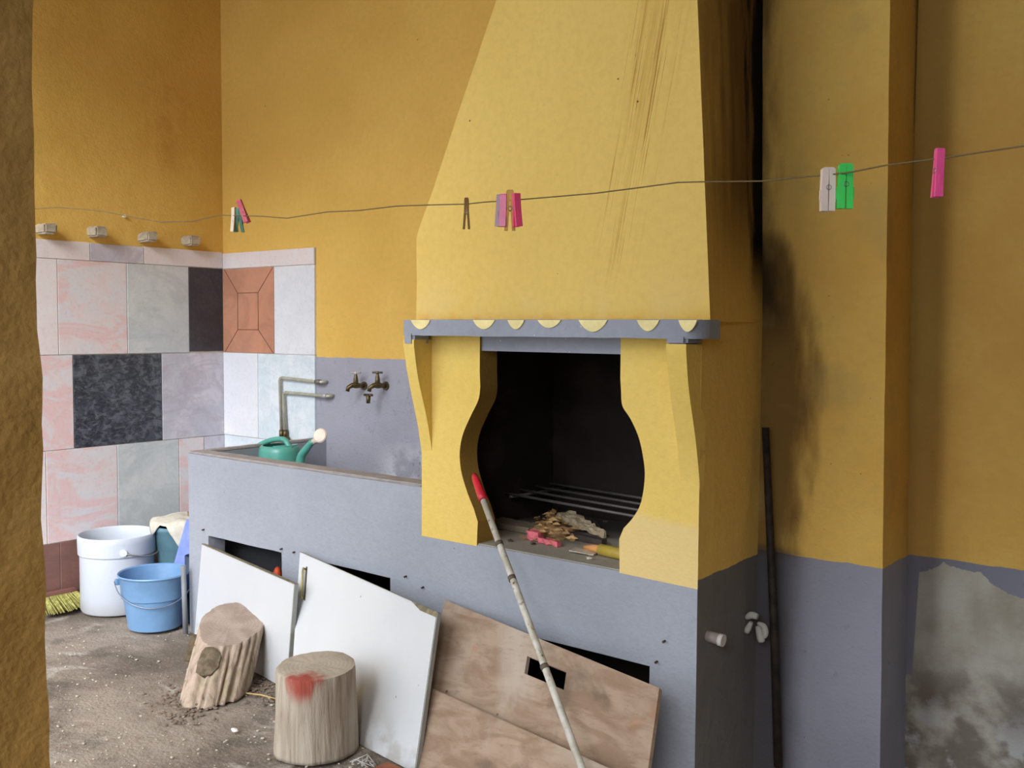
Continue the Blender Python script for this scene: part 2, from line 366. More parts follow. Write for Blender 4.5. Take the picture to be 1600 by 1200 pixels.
def tile_b(k, x0, x1, z0, z1, label=None):
    g = 0.0018; d = random.uniform(-0.001, 0.001)
    o = MB().box((x0 + g, YB - TH + d, z0 + g), (x1 - g, YB + 0.004, z1 - g)).bevel(0.0014, 1).done('tile', T[k], wb)
    if label: o['label'] = label
    return o
tag(MB().box((XL - 0.003, 1.2, 0.0), (XL + TH - 0.005, YB - 0.002, 1.886)).done('grout_bed', grout, wl))
tag(MB().box((XL, YB - TH + 0.005, 0.4), (-4.176, YB + 0.003, 1.882)).done('grout_bed', grout, wb))
YC = YB - TH + 0.002
zs = (0.0, 0.34, 0.818, 1.306, 1.795, 1.892)
y1a, y1b, y1c = yl(90.6, 480), yl(199, 480), yl(295.5, 480)
tile_l('wh', 1.25, 2.10, zs[4], zs[5]); tile_l('wh', 2.10, yl(141, 400), zs[4], zs[5]); tile_l('mv', yl(141, 400), yl(225, 400), zs[4], zs[5] - 0.002); tile_l('wh', yl(225, 400), YC, zs[4], zs[5])
tile_l('gr', 1.62, 2.0, zs[3], zs[4]); tile_l('wh', 2.0, y1a, zs[3], zs[4]); tile_l('pg', y1a, y1b, zs[3], zs[4]); tile_l('gr', y1b, y1c, zs[3], zs[4]); tile_l('bk', y1c, YC, zs[3] + .006, zs[4], 'charcoal tile')
y2a, y2b = yl(115, 620), yl(253.5, 620)
tile_l('gr', 1.6, 2.09, zs[2], zs[3]); tile_l('pg', 2.09, y2a, zs[2], zs[3]); tile_l('dk', y2a, y2b, zs[2], zs[3], 'dark blue speckled granite tile'); tile_l('mv', y2b, YC, zs[2], zs[3])
y3a, y3b, y3c = yl(73, 780), yl(184, 750), yl(280, 720)
tile_l('pg', 1.67, 2.05, zs[1], zs[2]); tile_l('wh', 2.05, y3a, zs[1], zs[2]); tile_l('pg', y3a, y3b, zs[1], zs[2]); tile_l('gr', y3b, y3c, zs[1], zs[2]); tile_l('pg', y3c, YC - .14, zs[1], zs[2]); tile_l('mv', YC - .14, YC, zs[1], zs[2])
for i in range(6): tile_l('br', 1.5 + i * 0.335, min(YC, 1.5 + (i + 1) * 0.335), zs[0], zs[1], 'brown skirting tile')
XC = XL + TH - 0.002
tile_b('wh', XC, -4.176, 1.792, 1.884)
rt = tile_b('rd', XC, -4.52, 1.306, 1.792, 'rust red tile with printed frame')
tile_b('wb', -4.52, -4.174, 1.306, 1.792)
xj = hit(406, 600, 1, YB).x
tile_b('wb', XC, xj, 0.82, 1.306); tile_b('bl', xj, -4.174, 0.82, 1.306); tile_b('bl', XC, -4.58, 0.5, 0.82); tile_b('bl', -4.58, -4.174, 0.5, 0.82)
b = MB(); yy = YB - TH - 0.0015
A_, B_, C_, D_ = (-4.975, 1.31), (-4.525, 1.31), (-4.525, 1.788), (-4.975, 1.788)
a_, b_, c_, d_ = (-4.85, 1.44), (-4.66, 1.44), (-4.66, 1.65), (-4.85, 1.65)
for p, q in ((A_, a_), (B_, b_), (C_, c_), (D_, d_), (a_, b_), (b_, c_), (c_, d_), (d_, a_)):
    b.tube([(p[0], yy, p[1]), (q[0], yy, q[1])], 0.0016, 5)
b.done('printed_frame', simple('tile_print', (112, 66, 50)), rt)
# stones let into the left wall
mst = simple('stone_peg', (172, 160, 140), 0.95, 0.2, var=0.2, scale=30, bump=0.6, bs=50)
LBL = ['stub of stone set in left wall, nearest the ochre pillar', 'stub of stone in left wall, second from ochre pillar',
       'stub of stone in left wall, second from the corner', 'stub of stone in left wall, nearest the room corner']
for i, (u, v) in enumerate(((73, 357), (153, 362), (232, 370), (299, 376))):
    p = hit(u, v, 0, XL + 0.05)
    b = MB().box((XL - 0.02, p.y - 0.033, p.z - 0.028), (XL + 0.095, p.y + 0.033, p.z + 0.024)).bevel(0.008, 2).cut(0.02).rough(0.008, 22, i * 5.0)
    tag(b.smooth().done('stone_peg', mst, sharp=35), LBL[i], 'stone', 'stone stubs above the tiles')
p = hit(192, 338, 0, XL)
tag(MB().tube([(XL - .01, p.y, p.z), (XL + 0.02, p.y, p.z)], [0.004, 0.009], 8).done('nail', simple('white_paint_dab', (230, 224, 210))), 'white painted nail in left wall between the stone stubs', 'nail')
# ------------------------------------------------------------------ masonry counter with wash tank
ct = thing('masonry_counter', (-2.8, 3.0, 0), 'long grey painted masonry counter with open niches under tank and fireplace', 'counter')
def wall_holes(b, x0, x1, z0, z1, y0, y1, holes):   # holes: (xa, xb, za, zb)
    xs = sorted({x0, x1} | {h[0] for h in holes} | {h[1] for h in holes}); zz = sorted({z0, z1} | {h[2] for h in holes} | {h[3] for h in holes})
    V = {}
    def vv(x, y, z):
        k = (round(x, 4), round(y, 4), round(z, 4))
        if k not in V: V[k] = b.bm.verts.new((x, y, z))
        return V[k]
    def solid(i, j):
        if i < 0 or j < 0 or i >= len(xs) - 1 or j >= len(zz) - 1: return False
        cx, cz = (xs[i] + xs[i + 1]) / 2, (zz[j] + zz[j + 1]) / 2
        return not any(h[0] < cx < h[1] and h[2] < cz < h[3] for h in holes)
    for i in range(len(xs) - 1):
        for j in range(len(zz) - 1):
            if not solid(i, j): continue
            a, c_, p_, q_ = xs[i], xs[i + 1], zz[j], zz[j + 1]
            b.bm.faces.new((vv(a, y0, p_), vv(c_, y0, p_), vv(c_, y0, q_), vv(a, y0, q_)))
            b.bm.faces.new((vv(a, y1, q_), vv(c_, y1, q_), vv(c_, y1, p_), vv(a, y1, p_)))
            if not solid(i - 1, j): b.bm.faces.new((vv(a, y0, p_), vv(a, y0, q_), vv(a, y1, q_), vv(a, y1, p_)))
            if not solid(i + 1, j): b.bm.faces.new((vv(c_, y0, q_), vv(c_, y0, p_), vv(c_, y1, p_), vv(c_, y1, q_)))
            if not solid(i, j - 1): b.bm.faces.new((vv(c_, y0, p_), vv(a, y0, p_), vv(a, y1, p_), vv(c_, y1, p_)))
            if not solid(i, j + 1): b.bm.faces.new((vv(a, y0, q_), vv(c_, y0, q_), vv(c_, y1, q_), vv(a, y1, q_)))
    return b
b = MB()
H1 = (-3.995, -3.455, 0.02, 0.478); H2 = (-3.33, -2.781, 0.02, 0.478); H3 = (-2.30, -1.605, 0.02, 0.385)
wall_holes(b, XT, XFL, -0.03, RIM - 0.012, YF, YF + 0.09, [H1, H2]); b.cut(0.09).rough(0.0035, 4)
b.smooth().done('front_wall', M['grey'], ct, sharp=40)
b = MB(); wall_holes(b, XFL, -1.445, -0.15, HZ, YF, YF + 0.09, [H3])
for v in b.bm.verts:
    pass
b.cut(0.09).rough(0.003, 4)
for v in b.bm.verts:
    if v.co.x > -1.47: v.co.x = XFR
    if v.co.z > HZ - 0.02: v.co.z = HZ - 0.003
b.bm.normal_update()
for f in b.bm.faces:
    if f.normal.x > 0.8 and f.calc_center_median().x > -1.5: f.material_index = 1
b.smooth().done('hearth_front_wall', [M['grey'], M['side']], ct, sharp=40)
def rim_box(x0, y0, x1, y1, z1=RIM):
    return MB().box((x0, y0, RIM - 0.014), (x1, y1, z1)).bevel(0.005, 2).cut(0.06).rough(0.0035, 9)
rim_box(XT - .002, YF - .003, XFL, YF + 0.09).smooth().done('tank_rim', M['rim'], ct, sharp=50)
rim_box(XT - .002, YF + 0.088, XT + 0.05, YB - .005).smooth().done('tank_rim', M['rim'], ct, sharp=50)
MB().box((XT, YF + 0.09, -0.03), (XT + 0.05, YB, RIM - 0.012)).done('tank_side_wall', M['grey'], ct)
MB().box((XT + 0.05, YF + 0.09, 0.50), (XFL, YB, 0.56)).done('tank_bottom', M['grey'], ct)
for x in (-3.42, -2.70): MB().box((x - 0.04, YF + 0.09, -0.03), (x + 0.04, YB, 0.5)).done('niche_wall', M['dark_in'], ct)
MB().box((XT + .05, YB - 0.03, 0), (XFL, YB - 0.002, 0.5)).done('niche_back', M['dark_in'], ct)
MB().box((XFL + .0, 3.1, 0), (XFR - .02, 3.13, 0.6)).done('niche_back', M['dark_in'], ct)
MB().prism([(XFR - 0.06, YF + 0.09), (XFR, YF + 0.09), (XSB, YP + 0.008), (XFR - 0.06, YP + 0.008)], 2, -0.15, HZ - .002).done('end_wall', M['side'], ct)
MB().box((XFL, YF + 0.006, HZ - 0.045), (XFR - 0.02, YP + 0.3, HZ + 0.001)).done('hearth_slab', M['hearth'], ct)
mn_ = simple('rusty_iron', (84, 62, 50), 0.8, 0.3, 0.3)
for u, v in ((319, 827), (441, 857), (461, 862), (635, 900), (662, 917), (1039, 1001), (1027, 1033)):
    p = hit(u, v, 1, YF)
    MB().tube([(p.x, YF + .004, p.z), (p.x, YF - 0.012, p.z - .002)], [0.003, 0.0042], 7).done('nail', mn_, ct)
# ------------------------------------------------------------------ fireplace
fp = thing('fireplace', (-2.0, 3.0, HZ), 'yellow plastered masonry fireplace with tapering hood and keyhole shaped mouth', 'fireplace')
tl = hit(783, 0, 1, YF); k0 = Vector((-2.628, 0, 1.727)); sl = (tl.x - k0.x) / (tl.z - k0.z)
tr = hit(1090, 0, 1, YF); sr = (tr.x + 1.413) / (tr.z - 1.49)
xt_l = k0.x + sl * (CEIL - k0.z); xt_r = -1.413 + sr * (CEIL - 1.49)
front = [(-2.645, 1.483), (-1.413, 1.483), (xt_r, CEIL), (xt_l, CEIL), (k0.x - .012, 1.80), (-2.640, 1.68)]
b = MB(); b.prism(front, 1, YF, YP + 0.002)
for v in b.bm.verts:
    if v.co.y > 3 and v.co.x > -1.7: v.co.x = (hit(1188, 0, 1, YP).x - 0.012 * (v.co.z > 3)) if v.co.z > 2 else XSB
b.cut(0.07).rough(0.0035, 5)
# the face turned to the right takes the smoked paint
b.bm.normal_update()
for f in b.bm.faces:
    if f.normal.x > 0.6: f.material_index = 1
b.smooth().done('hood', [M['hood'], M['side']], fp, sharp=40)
MB().prism([(-2.645, 1.49), (-1.7, 1.49), (xt_r - .2, CEIL), (xt_l, CEIL), (k0.x - .012, 1.80)], 1, YP, YB).done('hood_back', M['hood'], fp)
def curve_pts(ps, n=6):                # Catmull-Rom through measured points
    out = []
    for i in range(len(ps) - 1):
        p0 = ps[max(i - 1, 0)]; p1 = ps[i]; p2 = ps[i + 1]; p3 = ps[min(i + 2, len(ps) - 1)]
        for k in range(n):
            t = k / n
            out.append(tuple(0.5 * (2 * p1[j] + (p2[j] - p0[j]) * t + (2 * p0[j] - 5 * p1[j] + 4 * p2[j] - p3[j]) * t * t + (3 * p1[j] - p0[j] - 3 * p2[j] + p3[j]) * t ** 3) for j in range(len(p1))))
    out.append(ps[-1]); return out
def pxz(l): return [(hit(u, v, 1, YF).x, hit(u, v, 1, YF).z) for u, v in l]
PT = 1.44
Lc = [(-2.323, PT)] + [(-2.323, 1.30)] + curve_pts(pxz([(751, 605), (748, 625), (736, 650), (724, 678), (719, 705), (721, 735), (730, 767), (741, 795)])) + pxz([(747, 815)]) + [(-2.333, HZ)]
Rc = [(-1.728, PT)] + [(-1.728, 1.30)] + curve_pts(pxz([(971, 612), (973, 634), (986, 655), (998, 682), (1005, 712), (1008, 745), (1002, 785), (990, 808), (975, 825)])) + pxz([(968, 842)]) + [(-1.722, HZ)]
b = MB(); b.prism([(XFL, HZ - .008)] + [(XFL, PT)] + Lc + [(-2.333, HZ - .008)], 1, YF - 0.002, YF + 0.095)
b.bm.normal_update()
for f in b.bm.faces:
    if abs(f.normal.y) < 0.5 and f.normal.x > -0.6 and f.calc_center_median().x > XFL + 0.1: f.material_index = 1
b.done('pillar', [M['pillar_y'], M['jamb']], fp)
xr = XFR + 0.001
b = MB(); b.prism([(xr, HZ - 0.014), (xr, PT)] + Rc + [(-1.722, HZ - .008)], 1, YF - 0.002, YF + 0.095)
b.bm.normal_update()
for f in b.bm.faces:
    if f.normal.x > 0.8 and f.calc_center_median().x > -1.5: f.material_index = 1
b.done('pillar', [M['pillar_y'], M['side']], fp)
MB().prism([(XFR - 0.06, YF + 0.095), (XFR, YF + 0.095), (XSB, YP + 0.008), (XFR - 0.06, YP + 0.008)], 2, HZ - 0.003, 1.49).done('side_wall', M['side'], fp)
MB().box((XFL + 0.02, YF + 0.09, HZ), (XFL + 0.11, YB - 0.12, 1.55)).done('firebox_lining', M['soot'], fp)
MB().box((XFR - 0.1, YF + 0.09, HZ), (XFR - 0.04, YB - 0.12, 1.55)).done('firebox_lining', M['soot'], fp)
MB().box((XFL + 0.02, 3.40, HZ), (XFR - 0.04, YB - 0.002, 1.6)).done('firebox_lining', M['soot'], fp)
MB().box((XFL, YF + 0.07, 1.50), (XFR - 0.02, 3.42, 1.56)).done('firebox_lining', M['soot'], fp)
MB().box((-2.33, YF + 0.008, 1.377), (-1.72, YF + 0.10, 1.44)).done('lintel', M['grey_mantel'], fp)
# mantel shelf: front edge 0.1 m proud, rounded right end
zb = hit(800, 526, 1, YF - 0.1).z; zt = 1.487
xe = hit(1103, 510, 1, YF - 0.07).x
out = [(XFL, YF + 0.02), (XFL, YF - 0.10), (-1.46, YF - 0.10), (xe - 0.045, YF - 0.098), (xe - 0.018, YF - 0.085), (xe, YF - 0.05), (xe, YF + 0.02)]
b = MB(); b.prism(out, 2, zb, zt); b.cut(0.05).rough(0.0025, 12)
mt = b.smooth().done('mantel', M['grey_mantel'], fp, sharp=40)
MB().box((XFL, YF - 0.005, zb), (XFR, YF + 0.1, zt + 0.002)).done('mantel_bed', M['grey_mantel'], fp)
mscal = simple('cream_paint', (238, 222, 160), 0.9, 0.2)
for (ua, ub, vb, sk) in ((642, 672, 514, 0), (739, 773, 514, 4), (793, 819, 514, 2), (840, 876, 512, 0), (904, 949, 518, 4), (995, 1030, 517, -2), (1060, 1089, 518, 0)):
    pa = hit(ua, 500, 1, YF - 0.104); pb = hit(ub, 500, 1, YF - 0.104); pm = hit((ua + ub) / 2 + sk, vb, 1, YF - 0.104)
    pts = []
    for k in range(13):
        t = k / 12; pts.append((pa.x + (pb.x - pa.x) * t, zt - 0.001 - (zt - pm.z) * math.sin(math.pi * t) ** 0.75))
    MB().prism(pts, 1, YF - 0.1045, YF - 0.098).done('painted_scallop', mscal, mt)
# corbels under the mantel ends
def corbel(x0, x1):
    prof = curve_pts([(YF - 0.098, zb - .016), (YF - 0.096, zb - 0.05), (YF - 0.075, zb - 0.16), (YF - 0.035, zb - 0.29), (YF - 0.008, zb - 0.40), (YF + 0.004, zb - 0.47)], 4)
    b = MB(); b.prism([(YF + 0.03, zb - .016)] + prof + [(YF + 0.03, zb - 0.47)], 0, x0, x1); b.cut(0.04).rough(0.0025, 8)
    o = b.smooth().done('corbel', M['pillar_y'], fp, sharp=45); return o
corbel(XFL - .001, XFL + 0.052); corbel(XFR - 0.065, XFR + 0.001)
MB().box((XFL - .001, YF - 0.103, zb - 0.040), (XFL + 0.052, YF - .01, zb + 0.016)).bevel(0.010, 3).done('mantel_bracket', M['grey_mantel'], fp)
MB().box((XFR - 0.068, YF - 0.103, zb - 0.022), (XFR + 0.004, YF - .01, zb + 0.016)).bevel(0.010, 3).done('mantel_bracket', M['grey_mantel'], fp)
# grill bars
gr = thing('grill_rack', (-2.05, 3.1, 0.8), 'row of bare iron grill bars across the back of firebox', 'grill')
mbar = simple('grill_iron', (104, 100, 96), 0.55, 0.4, 0.5)
for k in range(4):
    y0 = 3.02 + k * 0.105
    x0, x1 = -2.502, -1.538
    MB().tube([(x0, y0 + 0.045, 0.80), (x1, y0 - 0.075, 0.80)], 0.0055, 8).done('grill_bar', mbar, gr)
MB().tube([(-2.46, 3.055, 0.789), (-2.42, 3.38, 0.789)], 0.006, 8).done('cross_bar', mbar, gr)
MB().tube([(-1.58, 2.93, 0.789), (-1.56, 3.32, 0.789)], 0.006, 8).done('cross_bar', mbar, gr)
# ------------------------------------------------------------------ rubbish on the hearth
def blob(b, c_, r, sq=(1, 1, 1), seed=0, amp=0.35, sub=2):
    r_ = bmesh.ops.create_icosphere(b.bm, subdivisions=sub, radius=1)
    for v in r_['verts']:
        k = 1 + amp * mn.noise(v.co * 1.9 + Vector((seed, 0, seed)))
        v.co = Vector((c_[0] + v.co.x * r * sq[0] * k, c_[1] + v.co.y * r * sq[1] * k, c_[2] + v.co.z * r * sq[2] * k))
    return b
Z0 = HZ + 0.001
def hz(u, v, z=Z0): return hit(u, v, 2, z)
def slab(name, c_, L, W, Th, rz, mat, tilt=0.0, taper=0.6, seed=0, jag=0.004, seg=8):
    b = MB(); bmesh.ops.create_cube(b.bm, size=1)
    for v in b.bm.verts: v.co = Vector((v.co.x * L, v.co.y * W, v.co.z * Th))
    b.cut(max(L / seg, 0.004))
    for v in b.bm.verts:
        t = v.co.x / L + 0.5; v.co.y *= 1 - (1 - taper) * t
        v.co += Vector((mn.noise(v.co * 60 + Vector((seed, 0, 0))), mn.noise(v.co * 50 + Vector((0, seed, 3))), mn.noise(v.co * 45 + Vector((0, 3, seed))))) * jag
    Mx = Matrix.Translation(c_) @ Matrix.Rotation(rz, 4, 'Z') @ Matrix.Rotation(tilt, 4, 'Y')
    bmesh.ops.transform(b.bm, matrix=Mx, verts=b.bm.verts)
    return b.done(name, mat)
def wood(name, a, bc, d, ax=(1, 1, 14), grain=18, rough=0.85, extra=None):
    m = NT(name, rough, 0.2)
    n = m.noise(grain, 5, m.scl(m.obj, ax), dist=0.4)
    c = m.mix(m.mr(n, 0.35, 0.65), lin(a), lin(bc)); c = m.mix(m.mr(n, 0.6, 0.75, 0, 0.7), c, lin(d))
    if extra: c = extra(m, c)
    m.col(c); m.bump(n, 0.5, 0.006); return m.m
mw = wood('grey_firewood', (206, 190, 162), (180, 160, 130), (130, 110, 86), (3, 14, 14))
p = hz(912, 832); tag(slab('wood_chunk', (p.x, p.y, Z0 + 0.03), 0.27, 0.085, 0.022, R(-20), mw, 0.12, 0.15, 1, 0.012, 14), 'pale split of firewood with pointed end lying on hearth', 'firewood')
p = hz(905, 842); tag(slab('wood_chunk', (p.x + .02, p.y - .02, Z0 + 0.012), 0.24, 0.045, 0.02, R(-10), simple('charred_wood', (70, 60, 54), 0.95), 0.0, 0.6, 2), 'charred dark stick under the pale split of firewood', 'firewood')
p = hz(800, 826); tag(slab('wood_chunk', (p.x, p.y, Z0 + 0.014), 0.26, 0.10, 0.022, R(-6), simple('ashy_board', (128, 116, 98), 0.95, bump=.4), 0.0, 0.8, 4), 'flat ash covered board left of the heap on hearth', 'firewood')
b = MB()
mleaf = simple('dry_leaves', (186, 150, 104), 0.9, 0.2, var=0.3, scale=50)
rr = random.Random(3)
for i in range(260):
    u = rr.gauss(862, 21); v = 836 + rr.gauss(0, 8) - abs(u - 862) * .05
    p = hz(min(max(u, 815), 905), min(max(v, 822), 853)); h = max(0.0, 0.075 - abs(u - 862) * .0016) * rr.random()
    s_ = rr.uniform(0.010, 0.026); q = Matrix.Translation((p.x, p.y, Z0 + 0.003 + h)) @ Matrix.Rotation(rr.uniform(0, 6.3), 4, 'Z') @ Matrix.Rotation(rr.uniform(-.8, .8), 4, 'X')
    vs = [b.bm.verts.new(q @ Vector(w_)) for w_ in ((-s_, 0, 0), (0, -s_ * .5, .003), (s_, 0, 0), (0, s_ * .5, .003))]
    b.bm.faces.new(vs)
blob(b, hz(862, 838) + Vector((0, 0, 0.012)), 0.065, (1.4, 0.9, 0.55), 9)
tag(b.done('leaf_heap', mleaf), 'heap of crumpled brown leaves and shavings on hearth', 'debris', None, 'stuff')
mpk = simple('pink_card', (214, 108, 118), 0.7, 0.3, var=0.2, scale=40)
p = hz(842, 846)
b = MB(); 
b.box((-0.028, -0.016, 0), (0.028, 0.016, 0.034)).cut(0.011).rough(0.008, 40, 2)
tag(b.done('card_box', mpk, loc=(p.x - .02, p.y, Z0 + 0.003)), 'crushed pink packet at front of leaf heap', 'packet')
b = MB(); b.box((-0.05, -0.012, 0), (0.05, 0.012, 0.018)).cut(0.013).rough(0.008, 40, 7)
o = b.done('card_box', mpk, loc=(p.x + 0.065, p.y - 0.02, Z0 + 0.002)); o.rotation_euler.z = R(-10)
tag(o, 'flattened pink carton lying beside the leaf heap', 'packet')
# yellow tube with orange point
p = hz(938, 868); q = hz(968, 872)
yt = thing('bamboo_tube', (p.x, p.y, Z0), 'short yellow tube with pointed orange end at right pillar foot', 'tube')
ym = simple('yellow_tube', (176, 152, 66), 0.5)
zc = Z0 + 0.021; dx = Vector((0.98, -0.12, 0)).normalized(); P0 = Vector((p.x, p.y, zc))
MB().tube([P0, P0 + dx * 0.16], 0.02, 18).done('tube_body', ym, yt)
MB().tube([P0 - dx * 0.075 - Vector((0, 0, .004)), P0 - dx * .03, P0 + dx * .003], [0.006, 0.013, 0.0155], 14).done('tube_tip', simple('orange_tip', (204, 142, 84), 0.6), yt)
p = hz(915, 868)
tag(slab('paper_scrap', (p.x - .02, p.y + .02, Z0 + 0.008), 0.09, 0.06, 0.004, R(12), simple('paper', (190, 178, 158)), 0.06, 0.8, 5), 'scrap of dirty paper beside the yellow tube', 'paper')
for i, (u, v) in enumerate(((873, 851), (968, 896), (921, 874), (797, 846), (833, 851), (888, 812), (946, 816))):
    p = hz(u, v if v > 800 else 820)
    o = blob(MB(), (0, 0, 0), 0.009 if i != 1 else .011, (1.3, 1, .6), i, 0.4, 1).done('rubble_bit', simple('rubble_%s' % 'abcdefg'[i], (196, 186, 168) if i < 3 else (80, 70, 60)), loc=(p.x, max(p.y, YF + .012), Z0 + 0.004))
    tag(o, ['pale plaster crumb under the leaf heap', 'white plaster crumb on hearth edge at right pillar', 'pale plaster crumb left of the yellow tube', 'dark crumb on hearth near the left pillar',
        'dark crumb in front of the pink packet', 'black coal bit behind the leaf heap', 'black coal bit behind the pointed firewood'][i], 'debris')
p = hz(890, 818); tag(MB().tube([(p.x - .05, p.y, Z0 + .035), (p.x, p.y, Z0 + .05), (p.x + .07, p.y - .02, Z0 + .042), (p.x + .15, p.y - .03, Z0 + .03), (p.x + .2, p.y - .07, Z0 + .008)], 0.004, 6).done('twig', simple('dark_twig', (50, 40, 36))), 'thin dark bent twig over the pale firewood', 'twig')
# ------------------------------------------------------------------ watering can in the tank
gm = simple('turquoise_plastic', (86, 160, 146), 0.35, 0.5, var=0.1)
wc = thing('watering_can', (-3.99, 3.12, 0.56), 'turquoise plastic watering can with white rose standing in the tank', 'watering can')
cx_, cy_ = -3.985, 3.12; zt_ = 0.868
def at(u, v, y=3.12): return hit(u, v, 1, y)
b = MB().lathe([(0, 0.565), (0.100, 0.565), (0.112, 0.59), (0.118, 0.70), (0.116, 0.815), (0.11, 0.835), (0.098, 0.842), (0.094, 0.842), (0.104, 0.832), (0.108, 0.80), (0.106, 0.60), (0, 0.58)], 44, 0.92, 0.85, loc=(cx_, cy_, 0))
for v in b.bm.verts: v.co.z = 0.565 + (v.co.z - 0.565) * 1.10
b.done('can_body', gm, wc, sharp=45)
b = MB()                                   # half cover over the mouth
ring = [(cx_ + 0.92 * 0.1 * math.cos(a), cy_ + 0.85 * 0.1 * math.sin(a)) for a in [R(-62 + i * 124 / 14) for i in range(15)]]
b.prism(ring, 2, 0.864, 0.874).done('can_cover', gm, wc)
hp = [at(389, 716), at(394, 706), at(405, 696), at(420, 689), at(436, 686), at(446, 688), at(452, 698), at(455, 702)]
b = MB().tube(curve_pts([tuple(q) for q in hp], 4), 0.0135, 12); 
hp0 = hp[0]
b.tube(curve_pts([tuple(hp0), (hp0.x - 0.008, 3.12, hp0.z - 0.06), (hp0.x + .01, 3.12, hp0.z - 0.13), (cx_ - 0.135, 3.12, 0.66)], 4), 0.0105, 12)
b.done('can_handle', gm, wc)
sp = [(-3.865, 3.12, 0.64), (-3.83, 3.12, 0.72), tuple(at(470, 716)), tuple(at(480, 700)), tuple(at(489, 689))]
MB().tube(curve_pts(sp, 4), [0.030 - 0.014 * min(1, i / 14) for i in range(17)], 14).done('spout', gm, wc)
rc = at(501, 681); dr = (at(501, 681) - at(485, 695)).normalized()
face = Vector((0.35, -0.85, 0.30)).normalized()
q = face.to_track_quat('Z', 'Y').to_matrix().to_4x4()
b = MB().lathe([(0, -0.03), (0.014, -0.03), (0.022, -0.012), (0.035, 0.0), (0.0355, 0.006), (0.030, 0.012), (0, 0.016)], 26)
bmesh.ops.transform(b.bm, matrix=Matrix.Translation(rc) @ q, verts=b.bm.verts)
rose = b.done('rose', simple('cream_plastic', (226, 212, 196), 0.5), wc, sharp=40)
MB().tube([at(488, 691), rc - face * 0.02], [0.014, 0.018], 12).done('rose_neck', simple('cream_neck', (214, 202, 186), 0.5), rose)
# ------------------------------------------------------------------ pipes and taps on the back wall
pm_ = simple('cream_pipe', (178, 176, 158), 0.45, 0.5, 0.2, var=0.15, scale=30)
br_ = simple('tarnished_brass', (104, 92, 64), 0.45, 0.5, 0.8, var=0.3, scale=60)
for i, (a, c_, d_, lb) in enumerate((((440, 680), (437, 590), (503, 597), 'upper of two bent cream water pipes running along white tiles'), ((446, 680), (443, 613), (513, 619), 'lower inner bent cream water pipe ending beside the taps'))):
    yp = YB - 0.034
    A, Cc, D = hit(*a, 1, yp), hit(*c_, 1, yp), hit(*d_, 1, yp)
    pt = thing('water_pipe', (A.x, yp, A.z), lb, 'pipe', 'bent water pipes over the tank')
    f_ = 0.02
    MB().tube([(A.x, yp, A.z), (Cc.x, yp, Cc.z - f_), (Cc.x + 0.005, yp, Cc.z - .006), (Cc.x + f_, yp, Cc.z), (D.x - .05, yp, D.z), (D.x - 0.004, yp, D.z), (D.x + 0.004, yp + 0.012, D.z), (D.x + 0.004, YB + .004, D.z)], 0.0085, 12).done('pipe_run', pm_, pt)
    MB().tube([(D.x - 0.05, yp, D.z), (D.x - 0.012, yp, D.z)], 0.0125, 10).done('pipe_coupling', simple('dull_coupling', (110, 108, 100) if i == 0 else (176, 172, 170), 0.5, 0.5, 0.3), pt)
    MB().tube([(A.x, yp, A.z + 0.03), (A.x, yp, A.z - 0.015)], 0.013, 10).done('pipe_coupling', br_, pt)
p = hit(444, 686, 1, YB - 0.04)
o = thing('pipe_junction', (p.x, p.y, p.z), 'small brass junction joining both pipes above watering can', 'pipe fitting')
MB().tube([(p.x - 0.03, p.y, p.z), (p.x + 0.035, p.y, p.z)], 0.015, 12).done('junction_body', br_, o)
MB().tube([(p.x + 0.004, p.y, p.z), (p.x + 0.004, p.y, p.z - 0.05)], [0.013, 0.017], 12).done('pale_sleeve', simple('pale_sleeve', (206, 196, 172)), o)
def tap(u, v, lb, valve=False):
    P = hit(u, v, 1, YB - 0.06)
    t = thing('tap', (P.x + .03, YB, P.z), lb, 'tap', 'taps over the tank')
    Wp = Vector((P.x + 0.0, YB, P.z - 0.005))
    MB().tube([Wp + Vector((0, .006, 0)), Wp + Vector((0, -0.008, 0))], 0.022, 16).done('wall_flange', br_, t)
    MB().tube([Wp, Wp + Vector((0, -0.03, .002)), P + Vector((0.0, 0, 0)), P + Vector((-0.006, -0.02, 0.0)), P + Vector((-0.018, -0.034, -0.010)), P + Vector((-0.022, -0.038, -0.030))], [0.011, 0.012, 0.017, 0.013, 0.011, 0.0105], 12).done('tap_body', br_, t)
    MB().tube([P, P + Vector((0, 0, 0.03)), P + Vector((0, 0, 0.055)), P + Vector((0, 0, 0.06))], [0.014, 0.012, 0.007, 0.005], 12).done('tap_stem', br_, t)
    o = MB().tube([P + Vector((-0.024, -.012, 0.064)), P + Vector((0.024, .012, 0.064))], [0.005, 0.005], 8).tube([P + Vector((0, 0, 0.056)), P + Vector((0, 0, 0.07))], 0.008, 8).done('tap_handle', simple('tap_handle_metal', (216, 210, 200) if not valve else (112, 104, 84), 0.4, 0.5, 0.4), t)
    if valve:
        Q = P + Vector((-0.025, -0.04, -0.045))
        MB().tube([Q, Q + Vector((0, 0, -0.045))], [0.012, 0.010], 12).done('outlet_nozzle', br_, t)
        MB().tube([Q + Vector((-0.024, -0.006, -0.003)), Q + Vector((0.024, 0.006, -0.003))], 0.006, 8).done('outlet_wings', br_, t)
    return t
tap(556, 602, 'brass tap with whitish cross handle, farther from fireplace')
tap(590, 602, 'brass tap with winged hose outlet below, nearer fireplace', True)
